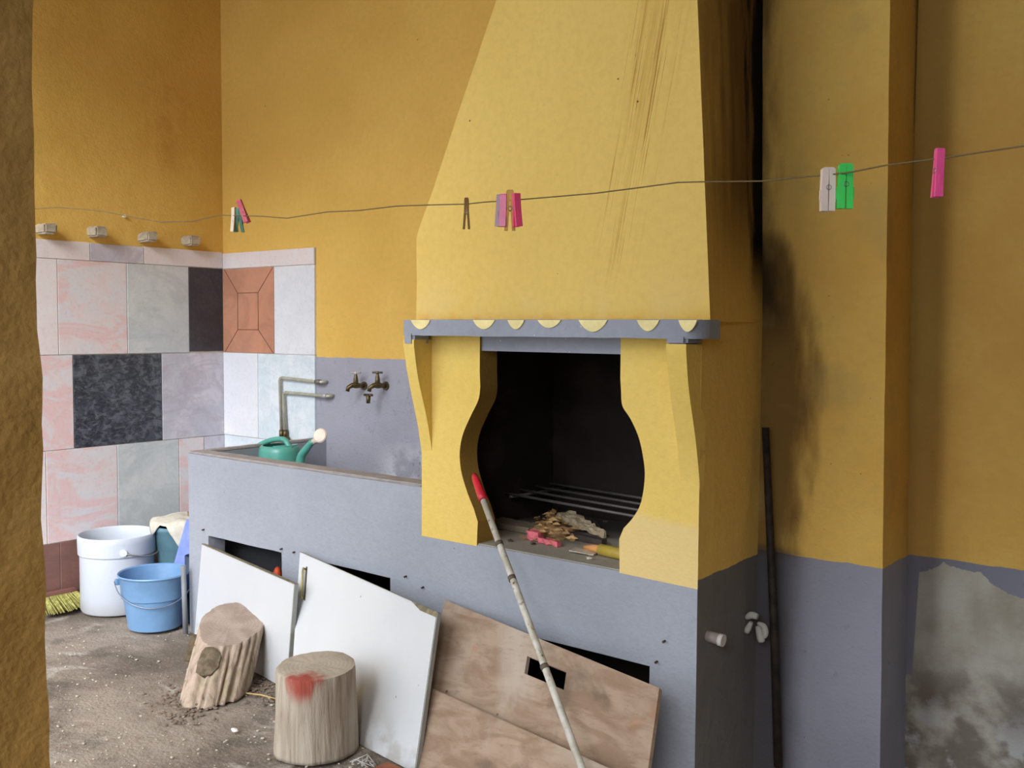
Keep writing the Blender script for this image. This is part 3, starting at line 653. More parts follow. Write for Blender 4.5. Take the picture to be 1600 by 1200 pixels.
# ------------------------------------------------------------------ clothes line and pegs
YLN = 1.5
def ln(u, v): return hit(u, v, 1, YLN)
LP = [(20, 332), (60, 326), (90, 324), (130, 327), (165, 331), (200, 338), (250, 347), (300, 346), (345, 336), (372, 337), (410, 338), (448, 341), (480, 336), (512, 331), (560, 329), (620, 322), (680, 320), (728, 319),
      (755, 316), (800, 313), (860, 308), (930, 302), (1000, 293), (1060, 285), (1105, 284), (1190, 283), (1250, 277), (1295, 273), (1330, 269), (1385, 258), (1440, 251), (1480, 246), (1540, 237), (1600, 228), (1680, 215)]
pts = [ln(*q) for q in LP]
far = Vector((XL + 0.0, 1.5, pts[0].z + 0.05)); end = Vector((1.99, 1.5, pts[-1].z + 0.25))
tag(MB().tube([far] + pts + [end], 0.00115, 6).done('clothes_line', simple('dark_wire', (112, 96, 64), 0.6, 0.4, 0.3)), 'thin wavy wire clothes line strung across under the hood', 'clothes line')
def sec(c, r=0.45): return simple('peg_plastic_%d_%d_%d' % c, c, r, 0.5, var=0.08)
spring_m = simple('peg_spring', (150, 146, 140), 0.35, 0.5, 0.9)
def peg(u, vt, vb, c, lb, rz=0.0, tilt=0.0, open_=0.10, y=YLN, wood_=False, c2=None, th=0.08, wk=0.17):
    """a clothes peg clipped on the line: jaws at the top on the wire, two long arms hanging down"""
    a = hit(u, vt, 1, y); bb = hit(u, vb, 1, y); L = a.z - bb.z
    t = thing('clothes_peg', (a.x, y, a.z - 0.16 * L), lb, 'clothes peg', 'clothes pegs on the wire')
    wd = L * wk
    mat = sec(c, 0.8 if wood_ else 0.4); th = th * L; t.empty_display_size = 0.03
    for s in (-1, 1):
        b = MB()
        prof = curve_pts([(0.0 * s, 0.16 * L), (0.004 * s * L, 0.02 * L), (0.004 * L * s, -0.05 * L), (0.012 * L * s, -0.30 * L), (open_ * L * s, -0.84 * L)], 3)
        outer = [(x + s * th * (0.7 if i == 0 else 1.0), z) for i, (x, z) in enumerate(prof)]
        b.prism(prof + outer[::-1], 0, -wd / 2, wd / 2)
        if not wood_: b.box((-wd * 0.12, s * (0.012 * L + th) - .0006, -0.62 * L), (wd * 0.12, s * (0.05 * L + th) + .0006, -0.36 * L))
        o = b.done('peg_arm', mat if s < 0 or not c2 else sec(c2), None)
        o.parent = t
    b = MB()
    for k in range(3):
        b.tube([(math.cos(q_) * 0.0 + wd * (-0.5 + 0.5 * k), 0.055 * L * math.cos(q_), -0.30 * L + 0.055 * L * math.sin(q_)) for q_ in [i * 2 * math.pi / 10 for i in range(11)]], L * 0.010, 5, False)
    o = b.done('peg_spring', spring_m, None); o.parent = t
    t.rotation_euler = (0, tilt, rz)
    return t
VR = R(90)   # pegs pinch the wire: arms open across it; rz turns them about the vertical
FL = R(-51)
peg(375, 312, 350, (222, 84, 104), 'pink peg tilted over a pale green peg, by room corner', R(30), R(-22), wk=.2)
peg(373, 325, 363, (122, 196, 166), 'pale green peg under tilted pink peg, by room corner', FL, R(3), 0.10, YLN + .012, c2=(90, 160, 136), th=.11)
peg(366, 324, 362, (222, 200, 168), 'cream peg touching the pale green peg by room corner', R(10), 0.0, 0.08, YLN + .004)
peg(729, 309, 358, (140, 104, 54), 'lone brown wooden peg left of the bunched pegs', FL, R(2), 0.05, wood_=True, th=.07)
peg(781, 304, 354, (170, 140, 150), 'greyish pink peg, leftmost of bunched pegs before the hood', R(15), R(2), 0.06)
peg(787, 303, 354, (226, 116, 152), 'light pink peg, second from left in bunch before hood', R(25), 0.0, 0.06, YLN - .012, wk=.2)
peg(797, 297, 360, (204, 152, 50), 'amber yellow peg in middle of bunch before hood', FL, 0.0, 0.05, YLN - .002, th=.09)
peg(807, 302, 354, (226, 78, 118), 'deep pink peg, rightmost of the bunch before hood', R(60), R(-3), 0.08, YLN - .012, wk=.2, th=.1)
peg(1294, 262, 330, (214, 196, 186), 'off white peg beside the green peg on wire', FL, 0.0, 0.01, th=.145)
peg(1321, 256, 326, (66, 206, 92), 'bright green peg beside the off white peg on wire', FL, 0.0, 0.02, YLN + .01, th=.15)
peg(1468, 232, 308, (226, 80, 140), 'solitary pink peg at far right end of wire', R(38), R(2), 0.05, wk=.16)
# ------------------------------------------------------------------ buckets
def vz(X, Y, v):                       # height on the vertical axis at X, Y that appears at image row v
    lo, hi = -0.2, 2.5
    for _ in range(40):
        mid = (lo + hi) / 2; c_ = C2W.transposed() @ (Vector((X, Y, mid)) - EYE)
        if 600 - FPX * c_.y / -c_.z < v: hi = mid
        else: lo = mid
    return lo
def view_depth(P): c_ = C2W.transposed() @ (Vector(P) - EYE); return -c_.z
wp = simple('white_plastic', (214, 218, 226), 0.4, 0.4, var=0.05)
g = hit(182, 947, 2, 0); g.x += .02; dpt = view_depth(g); Rb = 55 / FPX * dpt; zt_ = vz(g.x, g.y, 832)
wt = thing('bucket', (g.x, g.y, 0), 'large white plastic bucket with deep rim against tiled wall', 'bucket')
Rt = 58 / FPX * (dpt - .05)
def dirtywhite(m, c): return c
md = NT('scuffed_white_plastic', 0.4, 0.4)
c = md.mix(md.mr(md.z, 0.0, 0.09, 0.35, 0), lin((196, 202, 212)), lin((150, 142, 130)))
md.col(md.mix(md.mr(md.vor(60), 0.05, 0.12, 0.4, 0), c, lin((120, 110, 100))))
b = MB().lathe([(0, 0.004), (Rb * 0.96, 0.0), (Rb, 0.012), (Rb * 1.0, zt_ - 0.095), (Rt, zt_ - 0.095), (Rt, zt_ - 0.088), (Rt * 1.01, zt_ - 0.03), (Rt * 0.995, zt_ - 0.004), (Rt * .975, zt_), (Rt * 0.955, zt_ - 0.006), (Rt * .945, zt_ - .05), (Rb * 0.955, 0.03), (0, 0.02)], 64, loc=(g.x, g.y, 0))
b.done('bucket_body', md.m, wt, sharp=40)
fr = Vector((0.6, -0.8, 0)); rt_ = Vector((0.78, 0.626, 0))      # toward the camera / to its right, on the ground
ctr = Vector((g.x, g.y, 0))
fwd = (Vector((EYE.x, EYE.y, 0)) - ctr).normalized(); rgt = Vector((-fwd.y, fwd.x, 0))
hs = [ctr + fwd * Rt * 1.01 + rgt * 0.0 + Vector((0, 0, zt_ - 0.075))]
arc = []
for k in range(15):
    a = R(8 + k * 165 / 14); rr_ = Rt * (1.03 + 0.05 * math.sin(math.pi * k / 14))
    arc.append(ctr + (fwd * math.cos(a) + rgt * math.sin(a)) * rr_ + Vector((0, 0, zt_ - 0.07 - 0.035 * math.sin(math.pi * min(1, k / 8)))))
MB().tube(arc, 0.0032, 8).done('bail_handle', simple('grey_wire', (170, 166, 160), 0.5, 0.5, 0.5), wt)
e = ctr + (fwd * math.cos(R(8)) + rgt * math.sin(R(8))) * Rt * 1.005 + Vector((0, 0, zt_ - 0.07))
MB().tube([e - fwd * .006, e + fwd * 0.006], 0.018, 12).done('handle_lug', wp, wt)
bp = simple('blue_plastic', (112, 150, 190), 0.4, 0.5, var=0.06)
g = hit(243, 978, 2, 0); dpt = view_depth(g); Rb = 40 / FPX * dpt; zt_ = vz(g.x, g.y, 893); Rt = 54 / FPX * (dpt - .03)
bt = thing('bucket', (g.x, g.y, 0), 'sky blue plastic bucket with wire handle before white bucket', 'bucket')
def rad(t): return Rb + (Rt - Rb) * t
b = MB().lathe([(0, 0.006), (Rb * 0.9, 0.0), (Rb, 0.006), (rad(.56) * .985, zt_ * 0.56), (rad(.58) * 1.03, zt_ * 0.575), (rad(.6) * 1.03, zt_ * 0.60), (rad(.9), zt_ * 0.94), (Rt * 1.0, zt_ * 0.965), (Rt * 1.03, zt_ - 0.004), (Rt * 1.01, zt_ + 0.002), (Rt * 0.97, zt_ - 0.003), (rad(.55) * .96, zt_ * .55), (Rb * .94, 0.02), (0, 0.014)], 64, loc=(g.x, g.y, 0))
b.done('bucket_body', bp, bt, sharp=35)
ctr = Vector((g.x, g.y, 0)); fwd = (Vector((EYE.x, EYE.y, 0)) - ctr).normalized(); rgt = Vector((-fwd.y, fwd.x, 0))
arc = []
for k in range(25):
    a = math.pi * k / 24
    side_ = math.cos(a); down = math.sin(a)
    zz_ = (zt_ - 0.035) - 0.105 * down ** 0.8
    r_ = (rad(zz_ / zt_) * 1.03) + 0.006
    if 0.02 < down: sidev = side_
    arc.append(ctr + (-rgt * side_ * 1.0 + fwd * down * 1.0).normalized() * (r_ + 0.01 * (1 - down)) + Vector((0, 0, zz_)))
MB().tube(arc, 0.0028, 8).done('bail_handle', simple('thin_wire', (140, 150, 170), 0.4, 0.5, 0.5), bt)
for s in (-1, 1):
    e = ctr + rgt * s * Rt * 1.0 + Vector((0, 0, zt_ - 0.035)); MB().box((e.x - .012, e.y - .012, e.z - .016), (e.x + .012, e.y + .012, e.z + .012)).bevel(.003).done('handle_lug', bp, bt)
o = slab('paper_scrap', (ctr.x - rgt.x * Rt * .55, ctr.y - rgt.y * Rt * .55, zt_ - 0.045), 0.05, 0.035, 0.003, 0.4, simple('white_scrap', (228, 230, 234)), 0.7, 0.3, 3)
o.name = 'soap_scrap'; o.location += fwd * Rt * .42
tag(o, 'white scrap caught inside rim of blue bucket', 'paper')
# grey post and dark pipe offcut between the blue bucket and the counter
p = hit(290, 990, 2, 0); q = hit(286, 905, 1, p.y)
tag(MB().tube([(p.x, p.y, 0), (q.x + .004, p.y, 0.325)], 0.0125, 14).done('grey_pipe_offcut', simple('grey_pvc', (128, 130, 136), 0.5)), 'thin upright grey pipe offcut at right of blue bucket', 'pipe')
p = hit(297, 975, 2, 0)
tag(MB().lathe([(0, 0), (.046, 0), (.046, .33), (.041, .33), (.041, .01)], 28, loc=(p.x - .025, p.y + .045, 0)).done('dark_drainpipe', simple('slate_pipe', (52, 66, 86), 0.55)), 'dark slate wide drainpipe piece behind thin grey pipe', 'pipe')
# ------------------------------------------------------------------ tub with a sack on top, blue panel beside
tx, ty = -4.60, 2.98
tb = thing('tub', (tx, ty, 0), 'dull teal tub with cream cloth on top behind white bucket', 'tub')
ztb = 0.42
tm = simple('teal_plastic', (92, 128, 140), 0.55, 0.4, var=0.15)
MB().lathe([(0, 0), (.11, 0), (.115, .01), (.155, ztb - .03), (.165, ztb - .02), (.165, ztb), (.155, ztb), (.15, ztb - .03), (.105, .02), (0, .015)], 40, loc=(tx, ty, 0)).done('tub_body', tm, tb)
# draped cloth: disc with pointed hanging corners
b = MB(); N = 56; rings = []
for j in range(13):
    row = []
    for k in range(N):
        a = 2 * math.pi * k / N
        def tri(c0, w0): return max(0.0, 1 - abs((math.degrees(a) - c0 + 180) % 360 - 180) / w0)
        ex = 0.180 + 0.14 * tri(-38, 26) + 0.11 * tri(2, 22) + 0.07 * tri(-100, 22) + 0.04 * tri(150, 30)
        d = ex * j / 12
        rr_ = min(d, 0.176 + 0.03 * max(0, (d - .176)))
        drop = max(0, d - 0.176)
        z = ztb + 0.02 + 0.014 * mn.noise(Vector((d * 14 * math.cos(a), d * 14 * math.sin(a), 2))) - drop * 0.95 + (0.025 if j < 5 else 0.025 * (12 - j) / 7)
        row.append(b.bm.verts.new((tx + rr_ * math.cos(a), ty + rr_ * math.sin(a), z)))
    rings.append(row)
for a_, b_ in zip(rings, rings[1:]):
    for k in range(N): b.bm.faces.new((a_[k], a_[(k + 1) % N], b_[(k + 1) % N], b_[k])).smooth = True
o = b.done('cloth', simple('cream_sacking', (204, 198, 184), 0.9, 0.1, var=0.15, scale=20, bump=.3))
sm = o.modifiers.new('thick', 'SOLIDIFY'); sm.thickness = 0.003; sm.offset = 1
tag(o, 'dirty cream cloth with hanging pointed corners draped over tub', 'cloth')
o = blob(MB(), (0, 0, 0), 0.05, (1.3, 1, .35), 5, .5).done('stone', simple('brown_stone', (134, 110, 84), 0.9), loc=(tx + .07, ty + .03, ztb + .055)); tag(o, 'brown clod lying on cream cloth over tub', 'stone')
pa, pb_, pc_, pd_ = hit(288, 812, 1, 2.86), hit(300, 808, 1, 2.86), hit(300, 905, 1, 2.86), hit(270, 880, 1, 2.86)
b = MB(); A4 = [(pd_.x - .02, 2.80, 0.01), (-4.17, 2.80, 0.01), (-4.17, 2.87, pb_.z), (pa.x, 2.87, pa.z)]
b.hull8(A4 + [(x, y + .012, z) for x, y, z in A4]); b.bevel(.003, 1)
tag(b.done('plastic_panel', simple('periwinkle_plastic', (128, 146, 224), 0.35, 0.5)), 'periwinkle blue plastic panel leaning between tub and counter', 'panel')
# ------------------------------------------------------------------ yellow brush
p = hit(90, 952, 2, 0)
bs = thing('broom_head', (p.x, p.y, 0), 'yellow bristled broom head lying at foot of tiled wall', 'broom')
mbr = NT('yellow_bristles', 0.7, 0.3)
mbr.col(mbr.mix(mbr.mr(mbr.noise(1, 3, mbr.scl(mbr.pos, (60, 60, 60))), .4, .6), lin((180, 176, 108)), lin((146, 140, 70))))
b = MB(); rr = random.Random(5)
for i in range(160):
    t = rr.random(); s_ = rr.random()
    base = Vector((-4.95 + 0.02 * s_, 2.36 + 0.20 * t, 0.075 + .01 * s_)); tip = base + Vector((0.06 + .04 * s_ + rr.uniform(-.01, .01), 0.05 * (t - .3) + rr.uniform(-.01, .01), -0.055 - .012 * s_))
    b.tube([base, tip], [0.004, 0.0026], 4)
b.done('bristles', mbr.m, bs)['kind'] = 'stuff'
MB().box((-4.985, 2.35, 0.062), (-4.945, 2.57, 0.098)).bevel(.006).done('broom_block', simple('red_brown_block', (128, 88, 78), .6), bs)
# ------------------------------------------------------------------ leaning doors and boards
def panel(name, TL, TR, BR, BL, th, mat, label, cat, group=None, hole=None, edge=None):
    TL, TR, BR, BL = map(Vector, (TL, TR, BR, BL))
    n = (TR - TL).cross(BL - TL).normalized()
    if n.y < 0: n = -n
    o = thing(name, BL, label, cat, group)
    def P(s, t): return (TL * (1 - s) + TR * s) * (1 - t) + (BL * (1 - s) + BR * s) * t
    b = MB()
    if hole is None:
        q = [P(0, 1), P(1, 1), P(1, 0), P(0, 0)]
        b.hull8([tuple(x) for x in q] + [tuple(x + n * th) for x in q]); b.bevel(0.003, 2)
    else:
        ss = [0, hole[0], hole[1], 1]; ts = [0, hole[2], hole[3], 1]; V = {}
        def vv(i, j, k):
            if (i, j, k) not in V: V[(i, j, k)] = b.bm.verts.new(P(ss[i], ts[j]) + n * (th * k))
            return V[(i, j, k)]
        for i in range(3):
            for j in range(3):
                if (i, j) == (1, 1): continue
                for k in (0, 1): b.bm.faces.new((vv(i, j, k), vv(i + 1, j, k), vv(i + 1, j + 1, k), vv(i, j + 1, k)))
        for i in range(3):
            b.bm.faces.new((vv(i, 0, 0), vv(i + 1, 0, 0), vv(i + 1, 0, 1), vv(i, 0, 1))); b.bm.faces.new((vv(i, 3, 0), vv(i + 1, 3, 0), vv(i + 1, 3, 1), vv(i, 3, 1)))
            b.bm.faces.new((vv(0, i, 0), vv(0, i + 1, 0), vv(0, i + 1, 1), vv(0, i, 1))); b.bm.faces.new((vv(3, i, 0), vv(3, i + 1, 0), vv(3, i + 1, 1), vv(3, i, 1)))
        for a_, c_ in (((1, 1), (2, 1)), ((1, 2), (2, 2)), ((1, 1), (1, 2)), ((2, 1), (2, 2))):
            b.bm.faces.new((vv(*a_, 0), vv(*c_, 0), vv(*c_, 1), vv(*a_, 1)))
        bmesh.ops.recalc_face_normals(b.bm, faces=b.bm.faces[:])
    b.done('board_face' if cat == 'board' else 'door_leaf', mat, o)
    return o, P, n
def hy(u, v, z): return hit(u, v, 2, z)
mdw = NT('white_laminate', 0.35, 0.4)
c = mdw.mix(mdw.mr(mdw.noise(2.2), .3, .7), lin((204, 206, 208)), lin((196, 198, 202)))
c = mdw.mix(mdw.mr(mdw.vor(11), 0.02, 0.06, 0.7, 0), c, lin((110, 100, 92)))
c = mdw.mix(mdw.math('MULTIPLY', mdw.mr(mdw.z, 0.0, 0.16, 1, 0), mdw.mr(mdw.noise(10), .4, .65, 0, .5)), c, lin((140, 124, 104)))
mdw.col(c)
medge = simple('chipboard_edge', (128, 118, 96), 0.9, 0.2, var=.3, scale=40, bump=.4)
TL = hit(315, 850, 1, YF - 0.014); TRz = hy(460, 913, 0.425); BR = hy(447, 1078, 0.0); BL = hy(303, 997, 0.0)
d1, P, n = panel('cabinet_door', TL, TRz, BR, BL, 0.018, mdw.m, 'white cabinet door leaning on counter behind the tilted log', 'cabinet door', 'white cabinet doors leaning on the counter')
def edge_strip(d, P, n, th=0.018, w=0.006, s0=0.0, s1=1.0):
    q = [P(s0, 0) , P(s1, 0), P(s1, 0) , P(s0, 0)]
    up = (P(0, 0) - P(0, 1)).normalized()
    a, c_ = P(s0, 0), P(s1, 0)
    MB().hull8([tuple(x) for x in (a - n * .001, c_ - n * .001, c_ - n * .001 + up * .002, a - n * .001 + up * .002)] + [tuple(x) for x in (a + n * th, c_ + n * th, c_ + n * th + up * .002, a + n * th + up * .002)]).done('raw_edge', medge, d)
    r0, r1 = P(1, 0), P(1, 1); rt = (P(1, 0) - P(0, 0)).normalized()
    MB().hull8([tuple(x) for x in (r1, r1 + rt * .003, r0 + rt * .003, r0)] + [tuple(x + n * th) for x in (r1, r1 + rt * .003, r0 + rt * .003, r0)]).done('raw_edge', simple('grey_edge', (150, 150, 144)), d)
edge_strip(d1, P, n)
TL = hit(468, 862, 1, YF - 0.02); TRz = hy(683, 957, 0.455); BR = hy(648, 1208, 0.0); BL = hy(452, 1105, 0.0)
d2, P, n = panel('cabinet_door', TL, TRz, BR, BL, 0.018, mdw.m, 'white cabinet door with small metal handle behind the upright log', 'cabinet door', 'white cabinet doors leaning on the counter')
edge_strip(d2, P, n)
rt = (P(1, 0) - P(0, 0)).normalized(); dn = (P(0, 1) - P(0, 0)).normalized()
chp = [P(.80, 0), P(.86, .005), P(.90, .035), P(.955, .042), P(1.0, .036), P(1.0, 0)]
MB().hull8([tuple(P(.84, .0) - n * .0012), tuple(P(.90, .035) - n * .0012), tuple(P(1.0, .034) - n * .0012), tuple(P(1.0, .0) - n * .0012)] + [tuple(x + n * .004) for x in (P(.84, .0), P(.90, .035), P(1.0, .034), P(1.0, 0))]).done('chipped_corner', medge, d2)
hd = MB(); s0 = P(0.062, 0.10) ; s1 = P(0.062, 0.30)
MB().tube([s0, s0 - n * .013, s0 - n * .015 + dn * .01, s1 - n * .015 - dn * .01, s1 - n * .013, s1], 0.0045, 8).done('handle', simple('brass_handle', (190, 178, 120), 0.35, 0.5, 0.7), d2)
MB().hull8([tuple(x) for x in (P(.066, .08) - n * .002, P(.076, .08) - n * .002, P(.076, .31) - n * .002, P(.066, .31) - n * .002)] + [tuple(x) for x in (P(.066, .08), P(.076, .08), P(.076, .31), P(.066, .31))]).done('handle_plate', simple('handle_plate', (90, 80, 60), .4, .5, .5), d2)
mbd = NT('weathered_plywood', 0.85, 0.2)
g1 = mbd.noise(3.0, 5, mbd.scl(mbd.obj, (2.0, 6, 6)), dist=0.7)
c = mbd.mix(mbd.mr(g1, .35, .65), lin((166, 144, 124)), lin((142, 118, 98)))
c = mbd.mix(mbd.mr(mbd.noise(2.3, 6, dist=.5), .5, .66, 0, .75), c, lin((180, 166, 152)))
c = mbd.mix(mbd.mr(mbd.noise(3.1, 6, dist=.9), .60, .72, 0, .8), c, lin((116, 98, 84)))
c = mbd.mix(mbd.mr(mbd.noise(4.1, 5), .62, .72, 0, .6), c, lin((170, 112, 72)))
c = mbd.mix(mbd.mr(mbd.vor(8), .02, .06, .8, 0), c, lin((58, 46, 38)))
c = mbd.mix(mbd.mr(mbd.noise(90, 2, mbd.scl(mbd.obj, (.3, 1, 1))), .55, .75, 0, .25), c, lin((110, 90, 72)))
mbd.col(c); mbd.bump(mbd.noise(40, 4), .3, .004)
TL = hit(695, 937, 1, YF - 0.02); TRz = hy(1030, 1075, 0.42); BR = hy(994, 1335, 0.0); BL = hy(643, 1195, 0.0)
bA, P, n = panel('plywood_board', TL, TRz, BR, BL, 0.016, mbd.m, 'brown weathered plywood board with cut slot leaning behind the pole', 'board', 'plywood boards leaning on the counter', hole=(0.46, 0.64, 0.135, 0.245))
PA = P
A_n = n
# lower board lies against the foot of the first
def onA(u, v, off):
    p0 = P(0, 0) - A_n * off; d = C2W @ _r(u, v); t = (p0 - EYE).dot(A_n) / d.dot(A_n); return EYE + d * t
TLb = onA(646, 1062, 0.022); BLb = hy(617, 1186, 0.0); up = TLb - BLb
TRb = onA(1000, 1222, 0.022); BRb = TRb - up; BRb.z = 0.0
bB, P2, n2 = panel('plywood_board', TLb, TRb, BRb, BLb, 0.016, mbd.m, 'lower brown plywood board propped against the slotted board', 'board', 'plywood boards leaning on the counter')
# the small brick under it
p = hy(628, 1200, 0.0)
tag(MB().box((-.05, -.05, 0), (.09, .03, .03)).bevel(.006).cut(.03).rough(.005, 20).done('brick_piece', simple('brick_red', (150, 96, 72), .95, bump=.4), loc=(p.x + .02, p.y - .07, 0)), 'reddish brick fragment at foot of lower plywood board', 'brick')
# ------------------------------------------------------------------ pole with red grip
Tn = hit(742, 745, 1, YF - .022)
Bn = hit(993, 1430, 2, 0.0)
dirn = (Tn - Bn).normalized()
def onpole(v):                         # parameter on the pole axis that appears at image row v
    lo, hi = 0.0, 2.0
    for _ in range(40):
        mid = (lo + hi) / 2; c_ = C2W.transposed() @ (Bn + dirn * mid - EYE)
        if 600 - FPX * c_.y / -c_.z < v: hi = mid
        else: lo = mid
    return Bn + dirn * lo
pl = thing('pole', Bn, 'long dirty white pole with red grip leaning out of the fireplace', 'pole')
mpo = NT('chipped_cream_pole', .5, .4)
c = mpo.mix(mpo.mr(mpo.noise(14, 5), .4, .6), lin((198, 194, 184)), lin((172, 166, 150)))
mpo.col(mpo.mix(mpo.mr(mpo.noise(30, 4), .62, .7), c, lin((96, 72, 50))))
t1, t2, t3, t4, t5, t6 = (onpole(v) for v in (779, 850, 904, 1043, 742, 748))
side_v = Vector((1, 0, 0.2)).normalized()
MB().tube([Bn, t3 + side_v * .002, t2 + side_v * .0, t1], 0.0115, 16).done('shaft', mpo.m, pl)
for tt in (t2, t3, t4): MB().tube([tt - dirn * .008, tt + dirn * .008], 0.0135, 14).done('joint_ring', simple('dark_tape', (92, 84, 72)), pl)
MB().tube([t1 - dirn * .01, t1 + dirn * .012, t6, t5], [0.0155, 0.0165, 0.0135, 0.009], 16).done('red_grip', simple('red_plastic', (206, 40, 58), .35, .5), pl)
# ------------------------------------------------------------------ log stumps
def log2(name, base, top, r0, r1, mat, mtop, label, seed, lumps, seg=120, cutn=None, flat=1.0, grooves=0.0):
    base, top = Vector(base), Vector(top); ax = (top - base).normalized()
    o = thing(name, base, label, 'log')
    e1 = ax.cross(Vector((0, 1, 0))).normalized(); e2 = e1.cross(ax)
    cn = (cutn or ax).normalized(); NR = 22; rows = []
    for j in range(NR + 1):
        t = j / NR; row = []
        for k in range(seg):
            a = 2 * math.pi * k / seg; ca, sa = math.cos(a), math.sin(a)
            r = (r0 + (r1 - r0) * t) * (1 + lumps * (2.2 * mn.noise(Vector((ca * 1.4, sa * 1.4, seed + t * .7))) + .8 * mn.noise(Vector((ca * 5, sa * 5, seed + t * 1.1))) + .45 * mn.noise(Vector((ca * 15, sa * 15, seed + t * 1.5)))))
            if j == NR: r *= 0.985
            q = (e1 * ca + e2 * sa * flat) * r
            # the sawn top may be oblique: shift each meridian along the axis
            if grooves:
                gv = mn.noise(Vector((ca * 6, sa * 6, seed + t * .9))) + .5 * mn.noise(Vector((ca * 13, sa * 13, seed + 4 + t * 1.2)))
                q = q * (1 - grooves * min(1, max(0, gv - .05) * 3) * min(1, (1 - t) * 9 + .25))
            sh = -(q.dot(cn)) / ax.dot(cn); s0_ = -q.z / ax.z
            row.append(base + ax * ((top - base).length * t + sh * t + s0_ * (1 - t)) + q)
        rows.append(row)
    for row in rows:
        for v in row: v.z = max(v.z, -0.004)
    b = MB(); V = [[b.bm.verts.new(v) for v in row] for row in rows]
    for a_, c_ in zip(V, V[1:]):
        for k in range(seg): b.bm.faces.new((a_[k], a_[(k + 1) % seg], c_[(k + 1) % seg], c_[k])).smooth = True
    b.bm.faces.new(V[0][::-1])
    b.done('log_side', mat, o)
    b = MB(); ce = sum(rows[-1], Vector()) / seg; prev = [b.bm.verts.new(v) for v in rows[-1]]
    for s_ in (.92, .6, .3):
        cur = [b.bm.verts.new(ce + (v - ce) * s_ + cn * (.003 + .002 * mn.noise(v * 30))) for v in rows[-1]]
        for k in range(seg): b.bm.faces.new((prev[k], prev[(k + 1) % seg], cur[(k + 1) % seg], cur[k])).smooth = True
        prev = cur
    b.bm.faces.new(prev)
    b.done('sawn_top', mtop, o, sharp=60)
    return o, ce, cn, ax, e1, e2
def logmat(name, a, bc, d, paint=None):
    m = NT(name, .9, .15)
    n = m.noise(9, 6, m.scl(m.pos, (4.5, 4.5, .55)), dist=.3)
    c = m.mix(m.mr(n, .38, .62), lin(a), lin(bc)); c = m.mix(m.mr(n, .60, .74, 0, .75), c, lin(d))
    c = m.mix(m.mr(m.noise(5), .55, .7, 0, .5), c, lin((150, 142, 108)))
    if paint: c = paint(m, c)
    m.col(c); m.bump(n, .7, .012); return m.m
g = hit(495, 1168, 2, 0); dpt = view_depth(g); r0 = 62 / FPX * dpt; ztop = vz(g.x, g.y, 1040)
pc = None
def redp(m, c):
    # dried red paint run over the sawn edge toward the camera
    q0 = hit(468, 1062, 2, ztop)
    dx_ = m.math('SUBTRACT', m.x, q0.x); dy_ = m.math('SUBTRACT', m.y, q0.y)
    d = m.math('SQRT', m.math('ADD', m.math('MULTIPLY', dx_, dx_), m.math('MULTIPLY', dy_, dy_)))
    d = m.math('ADD', d, m.math('MULTIPLY', m.math('SUBTRACT', ztop, m.z), 0.45))
    d = m.math('ADD', d, m.math('MULTIPLY', m.math('SUBTRACT', m.noise(22, 4, m.scl(m.pos, (1.6, 1.6, .5))), .5), .11))
    f = m.math('MULTIPLY', m.mr(d, .035, .10, 1, 0), m.mr(m.z, ztop - .10, ztop - .04))
    return m.mix(m.math('MULTIPLY', f, .85), c, lin((158, 52, 38)))
la = logmat('weathered_log_side', (184, 172, 156), (166, 152, 136), (122, 106, 92), redp)
def topmat(name, a, bc, d, c0, paint=None):
    m = NT(name, .9, .15)
    vx = m.math('SUBTRACT', m.x, c0[0]); vy = m.math('SUBTRACT', m.y, c0[1])
    rr_ = m.math('SQRT', m.math('ADD', m.math('MULTIPLY', vx, vx), m.math('MULTIPLY', vy, vy)))
    ring = m.math('SINE', m.math('MULTIPLY', m.math('ADD', rr_, m.math('MULTIPLY', m.noise(6), .03)), 420))
    c = m.mix(m.mr(m.noise(8, 5), .35, .65), lin(a), lin(bc)); c = m.mix(m.mr(ring, .2, 1, 0, .22), c, lin(d))
    if paint: c = paint(m, c)
    m.col(c); m.bump(m.noise(50, 4), .4, .005); return m.m
ta = topmat('sawn_log_top', (188, 176, 160), (172, 160, 144), (138, 120, 102), (g.x, g.y), redp)
fw = (EYE - Vector((g.x, g.y, EYE.z))).normalized()
la_o, ce, cn, ax, e1, e2 = log2('log', (g.x, g.y, 0), (g.x, g.y, ztop), r0 * 1.04, r0, la, ta, 'upright sawn log with red paint stain on its rim', 3.0, 0.035, cutn=Vector((0.0, -0.05, 1)))
k1 = hit(488, 1026, 2, ztop + .004)
MB().box((-.012, -.004, 0), (.014, .004, .003)).done('crack', simple('log_crack', (96, 76, 60)), la_o, loc=None).matrix_world = Matrix.Translation(k1 + Vector((0, 0, .001)))
# leaning split log
g0 = hit(335, 1072, 2, 0.03); lt = hit(361, 975, 1, g0.y + 0.16)
lb = logmat('old_split_log_side', (182, 162, 146), (164, 146, 130), (84, 66, 54))
tb2 = topmat('old_log_top', (178, 162, 150), (158, 140, 128), (130, 112, 98), (lt.x, lt.y))
dpt = view_depth(g0)
tlb = log2('log', (g0.x, g0.y, 0.0), tuple(lt), 49 / FPX * dpt, 51 / FPX * dpt, lb, tb2, 'shorter grooved log tilted against the white cabinet door', 8.2, 0.05, cutn=Vector((0.18, -0.06, 1.0)), grooves=0.13)
lo_, ce, cn, ax, e1, e2 = tlb
